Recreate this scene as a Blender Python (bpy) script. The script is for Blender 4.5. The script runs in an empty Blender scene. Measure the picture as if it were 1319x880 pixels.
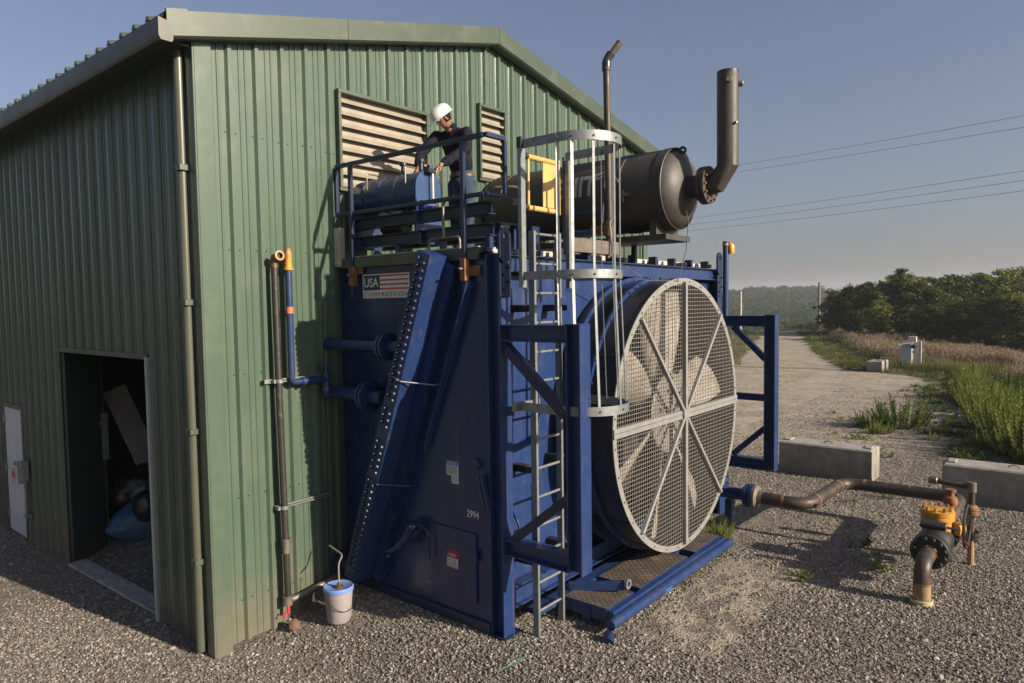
import bpy, bmesh, math, random
import numpy as np
from mathutils import Vector, Matrix, Quaternion
random.seed(7); rng = np.random.default_rng(7)
R = math.radians; PI = math.pi
sc = bpy.context.scene; COL = sc.collection

# ---------------------------------------------------------------- camera, light, exposure
cam = bpy.data.cameras.new('camera'); camo = bpy.data.objects.new('camera', cam); COL.objects.link(camo)
CP = Vector((-3.43478, -6.83058, 3.6))
fw = Vector((0.7703039, 0.6353522, -0.05440113)); rt = Vector((0.6356067, -0.77187272, -0.01471861)); up = Vector((0.05134225, 0.02323992, 0.99841068))
camo.matrix_world = Matrix(((rt.x, up.x, -fw.x, CP.x), (rt.y, up.y, -fw.y, CP.y), (rt.z, up.z, -fw.z, CP.z), (0, 0, 0, 1)))
cam.sensor_width = 36; cam.lens = 36*893.54/1319; cam.clip_end = 6000; cam.clip_start = .05
sc.camera = camo
SUN_TO = Vector((.14, -1.0, .41)).normalized()
elev = math.asin(SUN_TO.z); az = math.atan2(SUN_TO.x, SUN_TO.y)
w = bpy.data.worlds.new("World"); sc.world = w; w.use_nodes = True
nt = w.node_tree; bg = nt.nodes['Background']; sky = nt.nodes.new('ShaderNodeTexSky'); sky.sky_type = 'NISHITA'
sky.sun_disc = False; sky.sun_elevation = elev; sky.sun_rotation = az
sky.air_density = 1.15; sky.dust_density = 3.4; sky.ozone_density = 4.0; sky.altitude = 300
hs = nt.nodes.new('ShaderNodeHueSaturation'); hs.inputs['Saturation'].default_value = .80; nt.links.new(sky.outputs[0], hs.inputs['Color']); tn = nt.nodes.new('ShaderNodeMix'); tn.data_type = 'RGBA'; tn.blend_type = 'MULTIPLY'; tn.inputs[0].default_value = 1; tn.inputs[7].default_value = (1.03, .975, 1.04, 1); nt.links.new(hs.outputs[0], tn.inputs[6]); nt.links.new(tn.outputs[2], bg.inputs[0]); bg.inputs[1].default_value = 0.055
sl = bpy.data.lights.new('sun', 'SUN'); so = bpy.data.objects.new('sun', sl); COL.objects.link(so)
sl.energy = 5.0; sl.angle = R(.6); sl.color = (1.0, .86, .68)
so.rotation_euler = SUN_TO.to_track_quat('Z', 'Y').to_euler()
sc.view_settings.view_transform = 'Standard'; sc.view_settings.look = 'None'
sc.view_settings.exposure = 0.95; sc.view_settings.gamma = 1

# ---------------------------------------------------------------- helpers
OFF = {}
def V(*a): return Vector(a)
class MB:
    def __init__(s): s.v = []; s.f = []
    def add(s, vs, fs):
        b = len(s.v); s.v += [tuple(p) for p in vs]; s.f += [tuple(i+b for i in f) for f in fs]; return s
    def box(s, c, size, rot=None, ch=0.0):
        hx, hy, hz = [a/2 for a in size]; c = Vector(c)
        ch = min(ch, hx*.6, hy*.6, hz*.6)
        if ch <= 0:
            vs = [V(x, y, z) for x in (-hx, hx) for y in (-hy, hy) for z in (-hz, hz)]
            fs = [(0, 1, 3, 2), (4, 6, 7, 5), (0, 4, 5, 1), (2, 3, 7, 6), (0, 2, 6, 4), (1, 5, 7, 3)]
        else:
            vs = []; idx = {}
            for sx in (-1, 1):
                for sy in (-1, 1):
                    for sz in (-1, 1):
                        for a in range(3):
                            p = [sx*hx, sy*hy, sz*hz]
                            for b in range(3):
                                if b != a: p[b] -= (sx, sy, sz)[b]*ch
                            idx[(sx, sy, sz, a)] = len(vs); vs.append(V(*p))
            fs = []
            for a in range(3):
                o = [b for b in range(3) if b != a]
                for sg in (-1, 1):
                    q = []
                    for e in ((-1, -1), (1, -1), (1, 1), (-1, 1)):
                        k = [0, 0, 0]; k[a] = sg; k[o[0]] = e[0]; k[o[1]] = e[1]; q.append(idx[(*k, a)])
                    flip = (sg > 0) == (a == 1)
                    fs.append(tuple(q[::-1]) if flip else tuple(q))
                # edges along axis a
                for e0 in (-1, 1):
                    for e1 in (-1, 1):
                        k1 = [0, 0, 0]; k1[o[0]] = e0; k1[o[1]] = e1
                        A = list(k1); A[a] = -1; B = list(k1); B[a] = 1
                        fs.append((idx[(*A, o[0])], idx[(*B, o[0])], idx[(*B, o[1])], idx[(*A, o[1])]))
            for sx in (-1, 1):
                for sy in (-1, 1):
                    for sz in (-1, 1): fs.append(tuple(idx[(sx, sy, sz, a)] for a in range(3)))
        if rot is not None: vs = [rot @ v for v in vs]
        return s.add([v+c for v in vs], fs)
    def bx(s, x0, x1, y0, y1, z0, z1, ch=0.0):
        return s.box(((x0+x1)/2, (y0+y1)/2, (z0+z1)/2), (abs(x1-x0), abs(y1-y0), abs(z1-z0)), None, ch)
    def bar(s, p0, p1, w, h, upv=(0, 0, 1), ch=0.0, off=(0, 0)):
        p0 = Vector(p0); p1 = Vector(p1); d = p1-p0; L = d.length; d.normalize(); u = Vector(upv)
        sd = d.cross(u)
        if sd.length < 1e-4: sd = d.cross(V(1, 0, 0))
        sd.normalize(); u = sd.cross(d).normalized()
        M = Matrix((d, sd, u)).transposed()
        return s.box((p0+p1)/2+sd*off[0]+u*off[1], (L, w, h), M, ch)
    def tube(s, pts, r, n=12, caps=True):
        pts = [Vector(p) for p in pts]; m = len(pts); rr = r if isinstance(r, (list, tuple)) else [r]*m
        t0 = (pts[1]-pts[0]).normalized(); a = t0.orthogonal().normalized(); rings = []
        prev = t0
        for i in range(m):
            t = (pts[min(i+1, m-1)]-pts[max(i-1, 0)]).normalized()
            q = prev.rotation_difference(t); a = q @ a; a = (a-t*a.dot(t)).normalized(); prev = t
            b = t.cross(a)
            sc_ = 1.0
            if 0 < i < m-1:
                c = (pts[i]-pts[i-1]).normalized().dot(t); sc_ = 1/max(c, .5)
            rings.append([pts[i]+(a*math.cos(2*PI*k/n)+b*math.sin(2*PI*k/n))*rr[i] for k in range(n)])
        vs = [p for g in rings for p in g]; fs = []
        for i in range(m-1):
            for k in range(n):
                fs.append((i*n+k, i*n+(k+1) % n, (i+1)*n+(k+1) % n, (i+1)*n+k))
        if caps: fs.append(tuple(range(n-1, -1, -1))); fs.append(tuple((m-1)*n+k for k in range(n)))
        return s.add(vs, fs)
    def cyl(s, p0, p1, r, n=16, r2=None, ch=0.0):
        p0 = Vector(p0); p1 = Vector(p1); r2 = r if r2 is None else r2
        if ch <= 0: return s.lathe([(0, 0), (r, 0), (r2, 1), (0, 1)], p0, p1-p0, n, True)
        L = (p1-p0).length; c = ch/L
        return s.lathe([(0, 0), (r-ch, 0), (r, c), (r2, 1-c), (r2-ch, 1), (0, 1)], p0, p1-p0, n, True)
    def lathe(s, prof, o, axis, n=24, rel=False, a0=0, a1=2*PI):
        o = Vector(o); ax = Vector(axis); L = ax.length if rel else 1; d = ax.normalized(); a = d.orthogonal().normalized()
        if abs(d.z) < .9: a = (V(0, 0, 1)-d*d.z).normalized()
        b = d.cross(a); full = abs(a1-a0-2*PI) < 1e-6; m = n if full else n+1
        vs = []; fs = []
        for (r, h) in prof:
            for k in range(m):
                t = a0+(a1-a0)*k/n; vs.append(o+d*h*L+(a*math.cos(t)+b*math.sin(t))*max(r, 1e-5))
        for i in range(len(prof)-1):
            for k in range(n):
                k2 = (k+1) % m; fs.append((i*m+k, i*m+k2, (i+1)*m+k2, (i+1)*m+k))
        return s.add(vs, fs)
    def prism(s, poly, o, u, v, depth):
        o = Vector(o); u = Vector(u); v = Vector(v); nrm = u.cross(v).normalized()*depth
        a = [o+u*p[0]+v*p[1] for p in poly]; n = len(a)
        vs = a+[p+nrm for p in a]
        fs = [tuple(range(n-1, -1, -1)), tuple(range(n, 2*n))]+[(i, (i+1) % n, n+(i+1) % n, n+i) for i in range(n)]
        return s.add(vs, fs)
    def build(s, name, m, parent=None, smooth=True, ang=35, fix=True):
        off = Vector(OFF.get(parent.name, (0, 0, 0))) if parent else V(0, 0, 0)
        me = bpy.data.meshes.new(name); me.from_pydata([(a-off.x, b-off.y, c-off.z) for a, b, c in s.v], [], s.f)
        if fix:
            b = bmesh.new(); b.from_mesh(me); bmesh.ops.recalc_face_normals(b, faces=b.faces); b.to_mesh(me); b.free()
        if smooth:
            me.polygons.foreach_set('use_smooth', [True]*len(me.polygons)); me.set_sharp_from_angle(angle=R(ang))
        me.materials.append(m); o = bpy.data.objects.new(name, me); COL.objects.link(o)
        if parent: o.parent = parent; OFF[o.name] = tuple(off)
        return o
def hbeam(mb, p0, p1, d, wf, upv=(0, 0, 1), t=.014, ch=.003):
    mb.bar(p0, p1, t, d-2*t, upv); mb.bar(p0, p1, wf, t, upv, ch, (0, d/2-t/2)); mb.bar(p0, p1, wf, t, upv, ch, (0, -d/2+t/2))
def bend(pts, r, n=6):
    P = [Vector(p) for p in pts]; out = [P[0]]
    for i in range(1, len(P)-1):
        a = (P[i-1]-P[i]); b = (P[i+1]-P[i]); ra = min(r, a.length*.49); rb = min(r, b.length*.49)
        A = P[i]+a.normalized()*ra; B = P[i]+b.normalized()*rb
        for k in range(n+1):
            t = k/n; out.append(A*(1-t)**2+P[i]*2*t*(1-t)+B*t*t)
    out.append(P[-1]); return out
def tag(o, label=None, cat=None, group=None, kind=None):
    if label: o['label'] = label
    if cat: o['category'] = cat
    if group: o['group'] = group
    if kind: o['kind'] = kind
    return o
def thing(name, loc, label, cat, group=None):
    o = bpy.data.objects.new(name, None); COL.objects.link(o); o.location = loc; o.empty_display_size = .2; OFF[o.name] = tuple(loc)
    return tag(o, label, cat, group)
def share(src, parent, mw=None, loc=None, rot=None):
    c = src.copy(); COL.objects.link(c); c.parent = parent
    if loc is not None: c.location = loc
    if rot is not None: c.rotation_euler = rot
    return c
def copy_tree(o, parent=None):
    c = o.copy(); COL.objects.link(c); c.parent = parent
    for ch in list(o.children): copy_tree(ch, c)
    return c
def piece(name, me, m, parent, loc, rot=(0, 0, 0)):
    if not me.materials: me.materials.append(m)
    o = bpy.data.objects.new(name, me); COL.objects.link(o); o.parent = parent
    off = Vector(OFF.get(parent.name, (0, 0, 0))); o.location = Vector(loc)-off; o.rotation_euler = rot; return o
def mesh_of(mb, ang=35):
    me = bpy.data.meshes.new('piece'); me.from_pydata(mb.v, [], mb.f)
    b = bmesh.new(); b.from_mesh(me); bmesh.ops.recalc_face_normals(b, faces=b.faces); b.to_mesh(me); b.free()
    me.polygons.foreach_set('use_smooth', [True]*len(me.polygons)); me.set_sharp_from_angle(angle=R(ang)); return me
def text(name, body, size, origin, u, v, m, parent, width=None, fat=0.0, lift=.003, fn=None, spacing=1.0):
    cu = bpy.data.curves.new('t', 'FONT'); cu.body = body; cu.size = 1; cu.offset = fat; cu.space_character = spacing; cu.resolution_u = 3
    to = bpy.data.objects.new('t', cu); COL.objects.link(to); bpy.context.view_layer.update()
    me = bpy.data.meshes.new_from_object(to.evaluated_get(bpy.context.evaluated_depsgraph_get()))
    bpy.data.objects.remove(to)
    if fn:
        b_ = bmesh.new(); b_.from_mesh(me); bmesh.ops.triangulate(b_, faces=b_.faces)
        for _ in range(3): bmesh.ops.subdivide_edges(b_, edges=b_.edges, cuts=1, use_grid_fill=True)
        b_.to_mesh(me); b_.free()
    co = [Vector(q.co) for q in me.vertices]; fs = [tuple(p.vertices) for p in me.polygons]; bpy.data.meshes.remove(me)
    x0 = min(c.x for c in co); x1 = max(c.x for c in co); y0 = min(c.y for c in co); y1 = max(c.y for c in co)
    sy = size/(y1-y0); sx = (width/(x1-x0)) if width else sy
    u = Vector(u); v = Vector(v); n = u.cross(v).normalized(); o = Vector(origin)
    mb = MB(); P = [((c.x-x0)*sx, (c.y-y0)*sy) for c in co]
    if fn: mb.add([fn(a, b) for a, b in P], fs)
    else: mb.add([o+u*a+v*b+n*lift for a, b in P], fs)
    return mb.build(name, m, parent, smooth=False, fix=False)

# ---------------------------------------------------------------- materials
def mat(name, c1, c2=None, rough=.5, metal=0.0, scale=3.0, detail=6, rvar=.1, bump=0.0, bscale=60., stretch=(1, 1, 1),
        dirt=None, dscale=2., dlo=.55, dhi=.75, dmax=.7, coat=0.0, spec=.5, contrast=(.35, .65), streak=None, chips=None, pvar=0.0, splash=None, runs=None):
    m = bpy.data.materials.new(name); m.use_nodes = True; N = m.node_tree.nodes; Lk = m.node_tree.links
    b = N['Principled BSDF']; tc = N.new('ShaderNodeTexCoord'); mp = N.new('ShaderNodeMapping'); mp.inputs['Scale'].default_value = stretch
    Lk.new(tc.outputs['Object'], mp.inputs[0])
    n1 = N.new('ShaderNodeTexNoise'); n1.inputs['Scale'].default_value = scale; n1.inputs['Detail'].default_value = detail; Lk.new(mp.outputs[0], n1.inputs[0])
    r1 = N.new('ShaderNodeMapRange'); r1.inputs[1].default_value, r1.inputs[2].default_value = contrast; Lk.new(n1.outputs[0], r1.inputs[0])
    mx = N.new('ShaderNodeMix'); mx.data_type = 'RGBA'; c2 = c2 or tuple(x*.8 for x in c1)
    mx.inputs[6].default_value = (*c1, 1); mx.inputs[7].default_value = (*c2, 1); Lk.new(r1.outputs[0], mx.inputs[0]); out = mx.outputs[2]
    def over(out, colr, s, lo, hi, mxv, st=(1, 1, 1)):
        m2 = N.new('ShaderNodeMapping'); m2.inputs['Scale'].default_value = st; m2.inputs['Location'].default_value = (3.1, 1.7, 5.3); Lk.new(tc.outputs['Object'], m2.inputs[0])
        n2 = N.new('ShaderNodeTexNoise'); n2.inputs['Scale'].default_value = s; n2.inputs['Detail'].default_value = 8; n2.inputs['Roughness'].default_value = .65; Lk.new(m2.outputs[0], n2.inputs[0])
        r2 = N.new('ShaderNodeMapRange'); r2.inputs[1].default_value = lo; r2.inputs[2].default_value = hi; r2.inputs[4].default_value = mxv; Lk.new(n2.outputs[0], r2.inputs[0])
        x2 = N.new('ShaderNodeMix'); x2.data_type = 'RGBA'; x2.inputs[7].default_value = (*colr, 1); Lk.new(out, x2.inputs[6]); Lk.new(r2.outputs[0], x2.inputs[0])
        return x2.outputs[2], r2.outputs[0]
    dm = None
    if dirt: out, dm = over(out, dirt, dscale, dlo, dhi, dmax)
    if streak: out, _ = over(out, streak, 4, .5, .8, .5, (3, 3, .25))
    if runs: out, _ = over(out, runs, 1.6, .60, .72, .55, (7, 7, .35))
    if chips: out, _ = over(out, chips, 22, .66, .70, .8)
    if splash:
        sx_ = N.new('ShaderNodeSeparateXYZ'); Lk.new(tc.outputs['Object'], sx_.inputs[0]); ns_ = N.new('ShaderNodeTexNoise'); ns_.inputs['Scale'].default_value = 6; ns_.inputs['Detail'].default_value = 7; Lk.new(tc.outputs['Object'], ns_.inputs[0])
        q_ = N.new('ShaderNodeMath'); q_.operation = 'MULTIPLY_ADD'; q_.inputs[1].default_value = -1.1; Lk.new(ns_.outputs[0], q_.inputs[0]); Lk.new(sx_.outputs[2], q_.inputs[2])
        r_s = N.new('ShaderNodeMapRange'); r_s.inputs[1].default_value = .35; r_s.inputs[2].default_value = -.5; r_s.inputs[3].default_value = 0; r_s.inputs[4].default_value = .75; Lk.new(q_.outputs[0], r_s.inputs[0])
        x_s = N.new('ShaderNodeMix'); x_s.data_type = 'RGBA'; x_s.inputs[7].default_value = (*splash, 1); Lk.new(out, x_s.inputs[6]); Lk.new(r_s.outputs[0], x_s.inputs[0]); out = x_s.outputs[2]
    if pvar:
        oi_ = N.new('ShaderNodeObjectInfo'); r_p = N.new('ShaderNodeMapRange'); r_p.inputs[3].default_value = 1-pvar; r_p.inputs[4].default_value = 1+pvar; Lk.new(oi_.outputs['Random'], r_p.inputs[0])
        vm = N.new('ShaderNodeVectorMath'); vm.operation = 'SCALE'; Lk.new(out, vm.inputs[0]); Lk.new(r_p.outputs[0], vm.inputs['Scale']); out = vm.outputs[0]
    Lk.new(out, b.inputs['Base Color']); b.inputs['Metallic'].default_value = metal
    rr = N.new('ShaderNodeMapRange'); rr.inputs[3].default_value = max(rough-rvar, .03); rr.inputs[4].default_value = min(rough+rvar, 1); Lk.new(n1.outputs[0], rr.inputs[0])
    ro = rr.outputs[0]
    if dm is not None:
        ad = N.new('ShaderNodeMath'); ad.operation = 'MULTIPLY_ADD'; ad.inputs[1].default_value = .35; Lk.new(dm, ad.inputs[0]); Lk.new(ro, ad.inputs[2]); ad.use_clamp = True; ro = ad.outputs[0]
        if metal > .5:
            mm = N.new('ShaderNodeMath'); mm.operation = 'MULTIPLY_ADD'; mm.inputs[1].default_value = -metal; mm.inputs[2].default_value = metal; Lk.new(dm, mm.inputs[0]); Lk.new(mm.outputs[0], b.inputs['Metallic'])
    Lk.new(ro, b.inputs['Roughness']); b.inputs['Coat Weight'].default_value = coat; b.inputs['Coat Roughness'].default_value = .15
    b.inputs['Specular IOR Level'].default_value = spec
    if bump > 0:
        n3 = N.new('ShaderNodeTexNoise'); n3.inputs['Scale'].default_value = bscale; n3.inputs['Detail'].default_value = 6; Lk.new(tc.outputs['Object'], n3.inputs[0])
        bp = N.new('ShaderNodeBump'); bp.inputs['Strength'].default_value = 1; bp.inputs['Distance'].default_value = bump; Lk.new(n3.outputs[0], bp.inputs['Height']); Lk.new(bp.outputs[0], b.inputs['Normal'])
    return m
GREEN = mat('green_siding', (.066, .100, .070), (.055, .086, .060), .28, scale=1.2, stretch=(1, 1, .3), dirt=(.15, .15, .115), dscale=1.5, dlo=.5, dhi=.9, dmax=.35, bump=.003, bscale=2.5, streak=(.10, .11, .085), pvar=.07, splash=(.13, .11, .085), runs=(.045, .055, .045))
GTRIM = mat('green_trim', (.048, .066, .044), (.040, .057, .038), .4, scale=2, dirt=(.28, .26, .18), dlo=.5, dhi=.9, dmax=.3)
DKTRIM = mat('dark_green_trim', (.022, .040, .030), (.018, .033, .025), .35)
FASCIA = mat('brown_fascia', (.045, .043, .034), (.036, .034, .027), .4)
BEIGEMETAL = mat('louver_metal', (.27, .24, .19), (.20, .175, .135), .5, dirt=(.20, .16, .11), dscale=5, dlo=.48, dhi=.7, dmax=.6)
NAVY = mat('navy_paint', (.009, .025, .098), (.007, .020, .080), .24, scale=2, dirt=(.05, .05, .065), dscale=1.3, dlo=.52, dhi=.85, dmax=.3, streak=(.035, .04, .07), bump=.0035, bscale=2.2, runs=(.11, .065, .05))
BLUE = mat('blue_steel', (.012, .034, .115), (.010, .027, .092), .32, scale=3, dirt=(.07, .07, .085), dscale=9, dlo=.5, dhi=.8, dmax=.3, bump=.0006, bscale=30, streak=(.05, .06, .09), chips=(.10, .055, .035), runs=(.12, .07, .05))
DKBLUE = mat('dark_blue_steel', (.009, .018, .056), (.007, .015, .046), .38, scale=3, dirt=(.10, .10, .11), dscale=3, dlo=.55, dhi=.85, dmax=.35)
BLACK = mat('black_paint', (.012, .012, .013), (.02, .019, .018), .5)
COILB = mat('coil_fins', (.025, .02, .024), (.012, .01, .012), .7, scale=40, stretch=(1, 1, .1))
SIL = mat('silencer_paint', (.034, .030, .027), (.046, .040, .034), .55, scale=4, dirt=(.09, .075, .06), dscale=5, dlo=.5, dhi=.8, dmax=.4, bump=.0006, bscale=80)
SHROUD = mat('shroud_steel', (.009, .012, .026), (.014, .014, .020), .30, scale=2, dirt=(.075, .06, .045), dscale=4, dlo=.5, dhi=.8, dmax=.45)
GALV = mat('galvanised_steel', (.24, .255, .26), (.17, .185, .19), .50, .6, scale=18, rvar=.12, dirt=(.30, .27, .22), dscale=6, dlo=.55, dhi=.8, dmax=.35)
GUARD = mat('guard_steel', (.25, .25, .24), (.20, .20, .195), .45, .25, scale=8, dirt=(.28, .23, .17), dscale=7, dlo=.5, dhi=.75, dmax=.5)
WIRE = mat('guard_wire', (.25, .235, .215), (.19, .175, .155), .5, .2, scale=20)
FANM = mat('dusty_fan_blade', (.34, .31, .27), (.23, .20, .17), .65, scale=7, dirt=(.22, .17, .12), dscale=4, dlo=.48, dhi=.7, dmax=.7)
RUSTP = mat('rusted_pipe', (.055, .045, .038), (.032, .027, .024), .5, .3, scale=6, dirt=(.13, .06, .028), dscale=7, dlo=.48, dhi=.7, dmax=.7, bump=.001, bscale=60)
RUST = mat('rust', (.25, .105, .035), (.13, .06, .028), .8, scale=12, bump=.001)
TANPIPE = mat('wrapped_pipe', (.28, .18, .09), (.20, .13, .06), .7, scale=10, bump=.001)
STEELP = mat('weathered_steel', (.22, .19, .16), (.13, .11, .09), .45, .5, scale=8, dirt=(.22, .11, .05), dscale=6, dlo=.52, dhi=.75, dmax=.6)
YELLOW = mat('yellow_paint', (.50, .24, .03), (.38, .17, .02), .5, scale=6, dirt=(.10, .06, .03), dscale=16, dlo=.48, dhi=.7, dmax=.75)
GATEY = mat('gate_yellow', (.55, .34, .12), (.46, .28, .09), .45, scale=6)
CONC = mat('concrete', (.33, .31, .28), (.25, .235, .215), .85, scale=3, dirt=(.24, .22, .20), dscale=4, dlo=.5, dhi=.75, dmax=.5, bump=.004, bscale=30, splash=(.13, .115, .09), runs=(.14, .13, .12))
WHITEP = mat('white_insulation', (.42, .40, .36), (.34, .32, .28), .6, dirt=(.28, .25, .2), dscale=5)
WHITED = mat('white_door', (.55, .55, .57), (.50, .50, .52), .45)
WHITES = mat('sign_white', (.60, .60, .56), (.52, .52, .49), .5, scale=9)
REDS = mat('sign_red', (.50, .03, .05), (.42, .02, .04), .5)
NAVYS = mat('sign_navy', (.02, .025, .10), (.015, .02, .08), .5)
BLACKS = mat('sign_black', (.02, .02, .02), (.03, .03, .03), .6)
BLUES = mat('sign_blue', (.04, .16, .42), (.04, .14, .38), .5)
ORANGE = mat('orange_plastic', (.85, .33, .03), (.75, .28, .02), .35)
BRASS = mat('brass_fitting', (.16, .095, .045), (.11, .065, .035), .45, .5)
PLYW = mat('weathered_board', (.36, .34, .32), (.25, .23, .21), .8, scale=5, stretch=(4, .6, 4), dirt=(.12, .11, .10), dscale=9, dlo=.5, dhi=.7, dmax=.6)
PANELW = mat('leaning_panel_paint', (.35, .33, .30), (.28, .26, .24), .6)
BAGB = mat('blue_bag_plastic', (.02, .10, .19), (.015, .075, .15), .5, dirt=(.10, .10, .10), dscale=3, dlo=.4, dhi=.65, dmax=.7, bump=.004, bscale=9)
BAGK = mat('black_bag_plastic', (.012, .012, .013), (.02, .02, .02), .22, bump=.01, bscale=14)
ROPE = mat('rope', (.22, .19, .155), (.17, .15, .12), .9)
BUCKETM = mat('bucket_plastic', (.28, .25, .25), (.22, .19, .19), .5, dirt=(.2, .16, .13), dscale=6)
BUCKETL = mat('bucket_lid', (.14, .22, .50), (.10, .18, .42), .4)
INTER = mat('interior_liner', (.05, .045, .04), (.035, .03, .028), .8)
SKIN = mat('skin', (.30, .15, .095), (.24, .115, .07), .5, scale=20)
SHIRT = mat('navy_shirt', (.006, .006, .012), (.011, .010, .019), .85, scale=14, bump=.03, bscale=9, spec=.2)
JEANS = mat('denim', (.014, .028, .055), (.045, .07, .105), .85, scale=7, bump=.03, bscale=10, spec=.2)
BELT = mat('brown_leather', (.10, .04, .022), (.075, .03, .016), .5)
HAIR = mat('dark_hair', (.012, .009, .007), (.018, .013, .011), .9, spec=.1)
HELM = mat('white_hard_hat', (.58, .575, .56), (.52, .515, .50), .28, coat=.3)
GREENW = mat('green_wire', (.02, .25, .10), (.015, .20, .08), .4)
BARK = mat('bark', (.11, .085, .065), (.07, .055, .04), .9, scale=8, bump=.02, bscale=12)
POLEW = mat('pole_wood', (.20, .16, .12), (.14, .11, .085), .85, scale=8, stretch=(4, 4, .3))
CABLE = mat('cable', (.05, .05, .055), (.06, .06, .06), .6)

def foliage(name, c1, c2, c3, scale=.35):
    m = bpy.data.materials.new(name); m.use_nodes = True; N = m.node_tree.nodes; Lk = m.node_tree.links; N.remove(N['Principled BSDF'])
    g = N.new('ShaderNodeNewGeometry'); n = N.new('ShaderNodeTexNoise'); n.inputs['Scale'].default_value = scale; n.inputs['Detail'].default_value = 4
    Lk.new(g.outputs['Position'], n.inputs[0]); ri = N.new('ShaderNodeMath'); ri.operation = 'ADD'
    ml = N.new('ShaderNodeMath'); ml.operation = 'MULTIPLY_ADD'; ml.inputs[1].default_value = .45; ml.inputs[2].default_value = -.2
    oi = N.new('ShaderNodeObjectInfo'); Lk.new(g.outputs['Random Per Island'], ml.inputs[0])
    m3 = N.new('ShaderNodeMath'); m3.operation = 'MULTIPLY_ADD'; m3.inputs[1].default_value = .35; m3.inputs[2].default_value = -.17; Lk.new(oi.outputs['Random'], m3.inputs[0])
    Lk.new(n.outputs[0], ri.inputs[0]); Lk.new(ml.outputs[0], ri.inputs[1]); r2 = N.new('ShaderNodeMath'); Lk.new(ri.outputs[0], r2.inputs[0]); Lk.new(m3.outputs[0], r2.inputs[1])
    cr = N.new('ShaderNodeValToRGB'); cr.color_ramp.elements[0].position = .25; cr.color_ramp.elements[0].color = (*c1, 1)
    cr.color_ramp.elements[1].position = .5; cr.color_ramp.elements[1].color = (*c2, 1); e = cr.color_ramp.elements.new(.78); e.color = (*c3, 1)
    Lk.new(r2.outputs[0], cr.inputs[0])
    d = N.new('ShaderNodeBsdfDiffuse'); t = N.new('ShaderNodeBsdfTranslucent'); x = N.new('ShaderNodeMixShader'); x.inputs[0].default_value = .3
    Lk.new(cr.outputs[0], d.inputs[0]); Lk.new(cr.outputs[0], t.inputs[0]); Lk.new(d.outputs[0], x.inputs[1]); Lk.new(t.outputs[0], x.inputs[2])
    Lk.new(x.outputs[0], N['Material Output'].inputs[0]); return m
LEAF = foliage('tree_leaves', (.020, .033, .011), (.060, .090, .022), (.20, .215, .05))
FARLEAF = foliage('far_leaves', (.016, .03, .012), (.035, .06, .02), (.07, .095, .03), .03)
WEED = foliage('weed_leaves', (.048, .082, .020), (.115, .158, .038), (.25, .26, .075), 1.2)
GRASSM = foliage('field_grass', (.06, .09, .022), (.15, .145, .055), (.27, .23, .125), .5)
HEADS = foliage('grass_heads', (.20, .135, .10), (.28, .20, .145), (.34, .28, .20), .8)
LOWG = foliage('verge_grass', (.04, .065, .016), (.08, .10, .028), (.18, .155, .065), .6)
FLOW = mat('white_flowers', (.7, .7, .62), (.62, .62, .5), .8)

# ---------------------------------------------------------------- ground
def sstep(a, b, x): t = np.clip((x-a)/(b-a), 0, 1); return t*t*(3-2*t)
FWD = np.array([.7703, .6353]); FWD /= np.linalg.norm(FWD)
def noise2(x, y, s, seed=0):
    r = np.random.default_rng(seed); o = np.zeros_like(x, dtype=float)
    for k in range(7):
        a = r.uniform(0, 2*PI); f = s*r.uniform(.6, 1.7); ph = r.uniform(0, 2*PI); o += np.sin((x*math.cos(a)+y*math.sin(a))*f+ph)
    return o/3.7
# the crest beyond which the field drops towards the wood: line through these points
def crest(x, y):      # signed distance beyond the crest (positive = past it, to the right)
    A = np.array([25.4, -5.3]); B = np.array([92., 15.0]); d = (B-A)/np.linalg.norm(B-A)
    return (x-A[0])*d[1]-(y-A[1])*d[0]
def height(x, y):
    x = np.asarray(x, float); y = np.asarray(y, float)
    h = .3*sstep(.3, 1.7, x)
    h = h*(1-sstep(2, 6, y)*sstep(3, 0, x)*.2)
    c = crest(x, y)+noise2(x, y, .12, 3)*.6
    h = h-np.clip(c, 0, None)*.16*sstep(0, 6, c)*(1-.0*c)
    h = np.maximum(h, -5.2)
    dist = (x-CP.x)*FWD[0]+(y-CP.y)*FWD[1]
    rr = np.hypot(x-4, y)
    h = h-sstep(72, 150, dist)*16*sstep(0, 1, dist)
    ang = np.arctan2(y+6.8, x+3.4)
    h = h+sstep(260, 620, rr)*(20+5*np.sin(ang*9+1)+3*np.sin(ang*23))+sstep(620, 1500, rr)*6
    near = np.exp(-((x-3)**2+(y+3)**2)/400)
    h = h+noise2(x, y, 1.6, 5)*.012*near+noise2(x, y, .25, 6)*.03*sstep(10, 25, rr)
    return h
def H1(x, y): return float(height(np.array([x]), np.array([y]))[0])
def in_poly(x, y, P):
    ins = np.zeros(x.shape, bool); j = len(P)-1
    for i in range(len(P)):
        xi, yi = P[i]; xj, yj = P[j]
        c = ((yi > y) != (yj > y)) & (x < (xj-xi)*(y-yi)/(yj-yi+1e-12)+xi); ins ^= c; j = i
    return ins
GRASS_R = [(95, 26), (63.0, 13.4), (46, 7.6), (38, 4.6), (31, 1.6), (30.0, -.2), (29, -1.9), (25.8, -2.9), (21.5, -3.9), (17.5, -4.7), (13.6, -5.7), (11.6, -7.2), (10, -12), (8, -40), (200, -60), (200, 30)]
GRASS_L = [(27.5, 5.6), (31.5, 7.0), (40, 9.6), (55, 14.4), (75, 21), (95, 60), (40, 60), (14, 30), (16, 12), (22, 7)]
def axis_pts(lo, a, b, hi, fine, n):
    g = list(np.arange(a, b, fine)); o = np.geomspace(.3, hi-b, n); l = np.geomspace(.3, a-lo, n)
    return np.array(sorted([a-q for q in l]+g+[b+q for q in o]))
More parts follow.
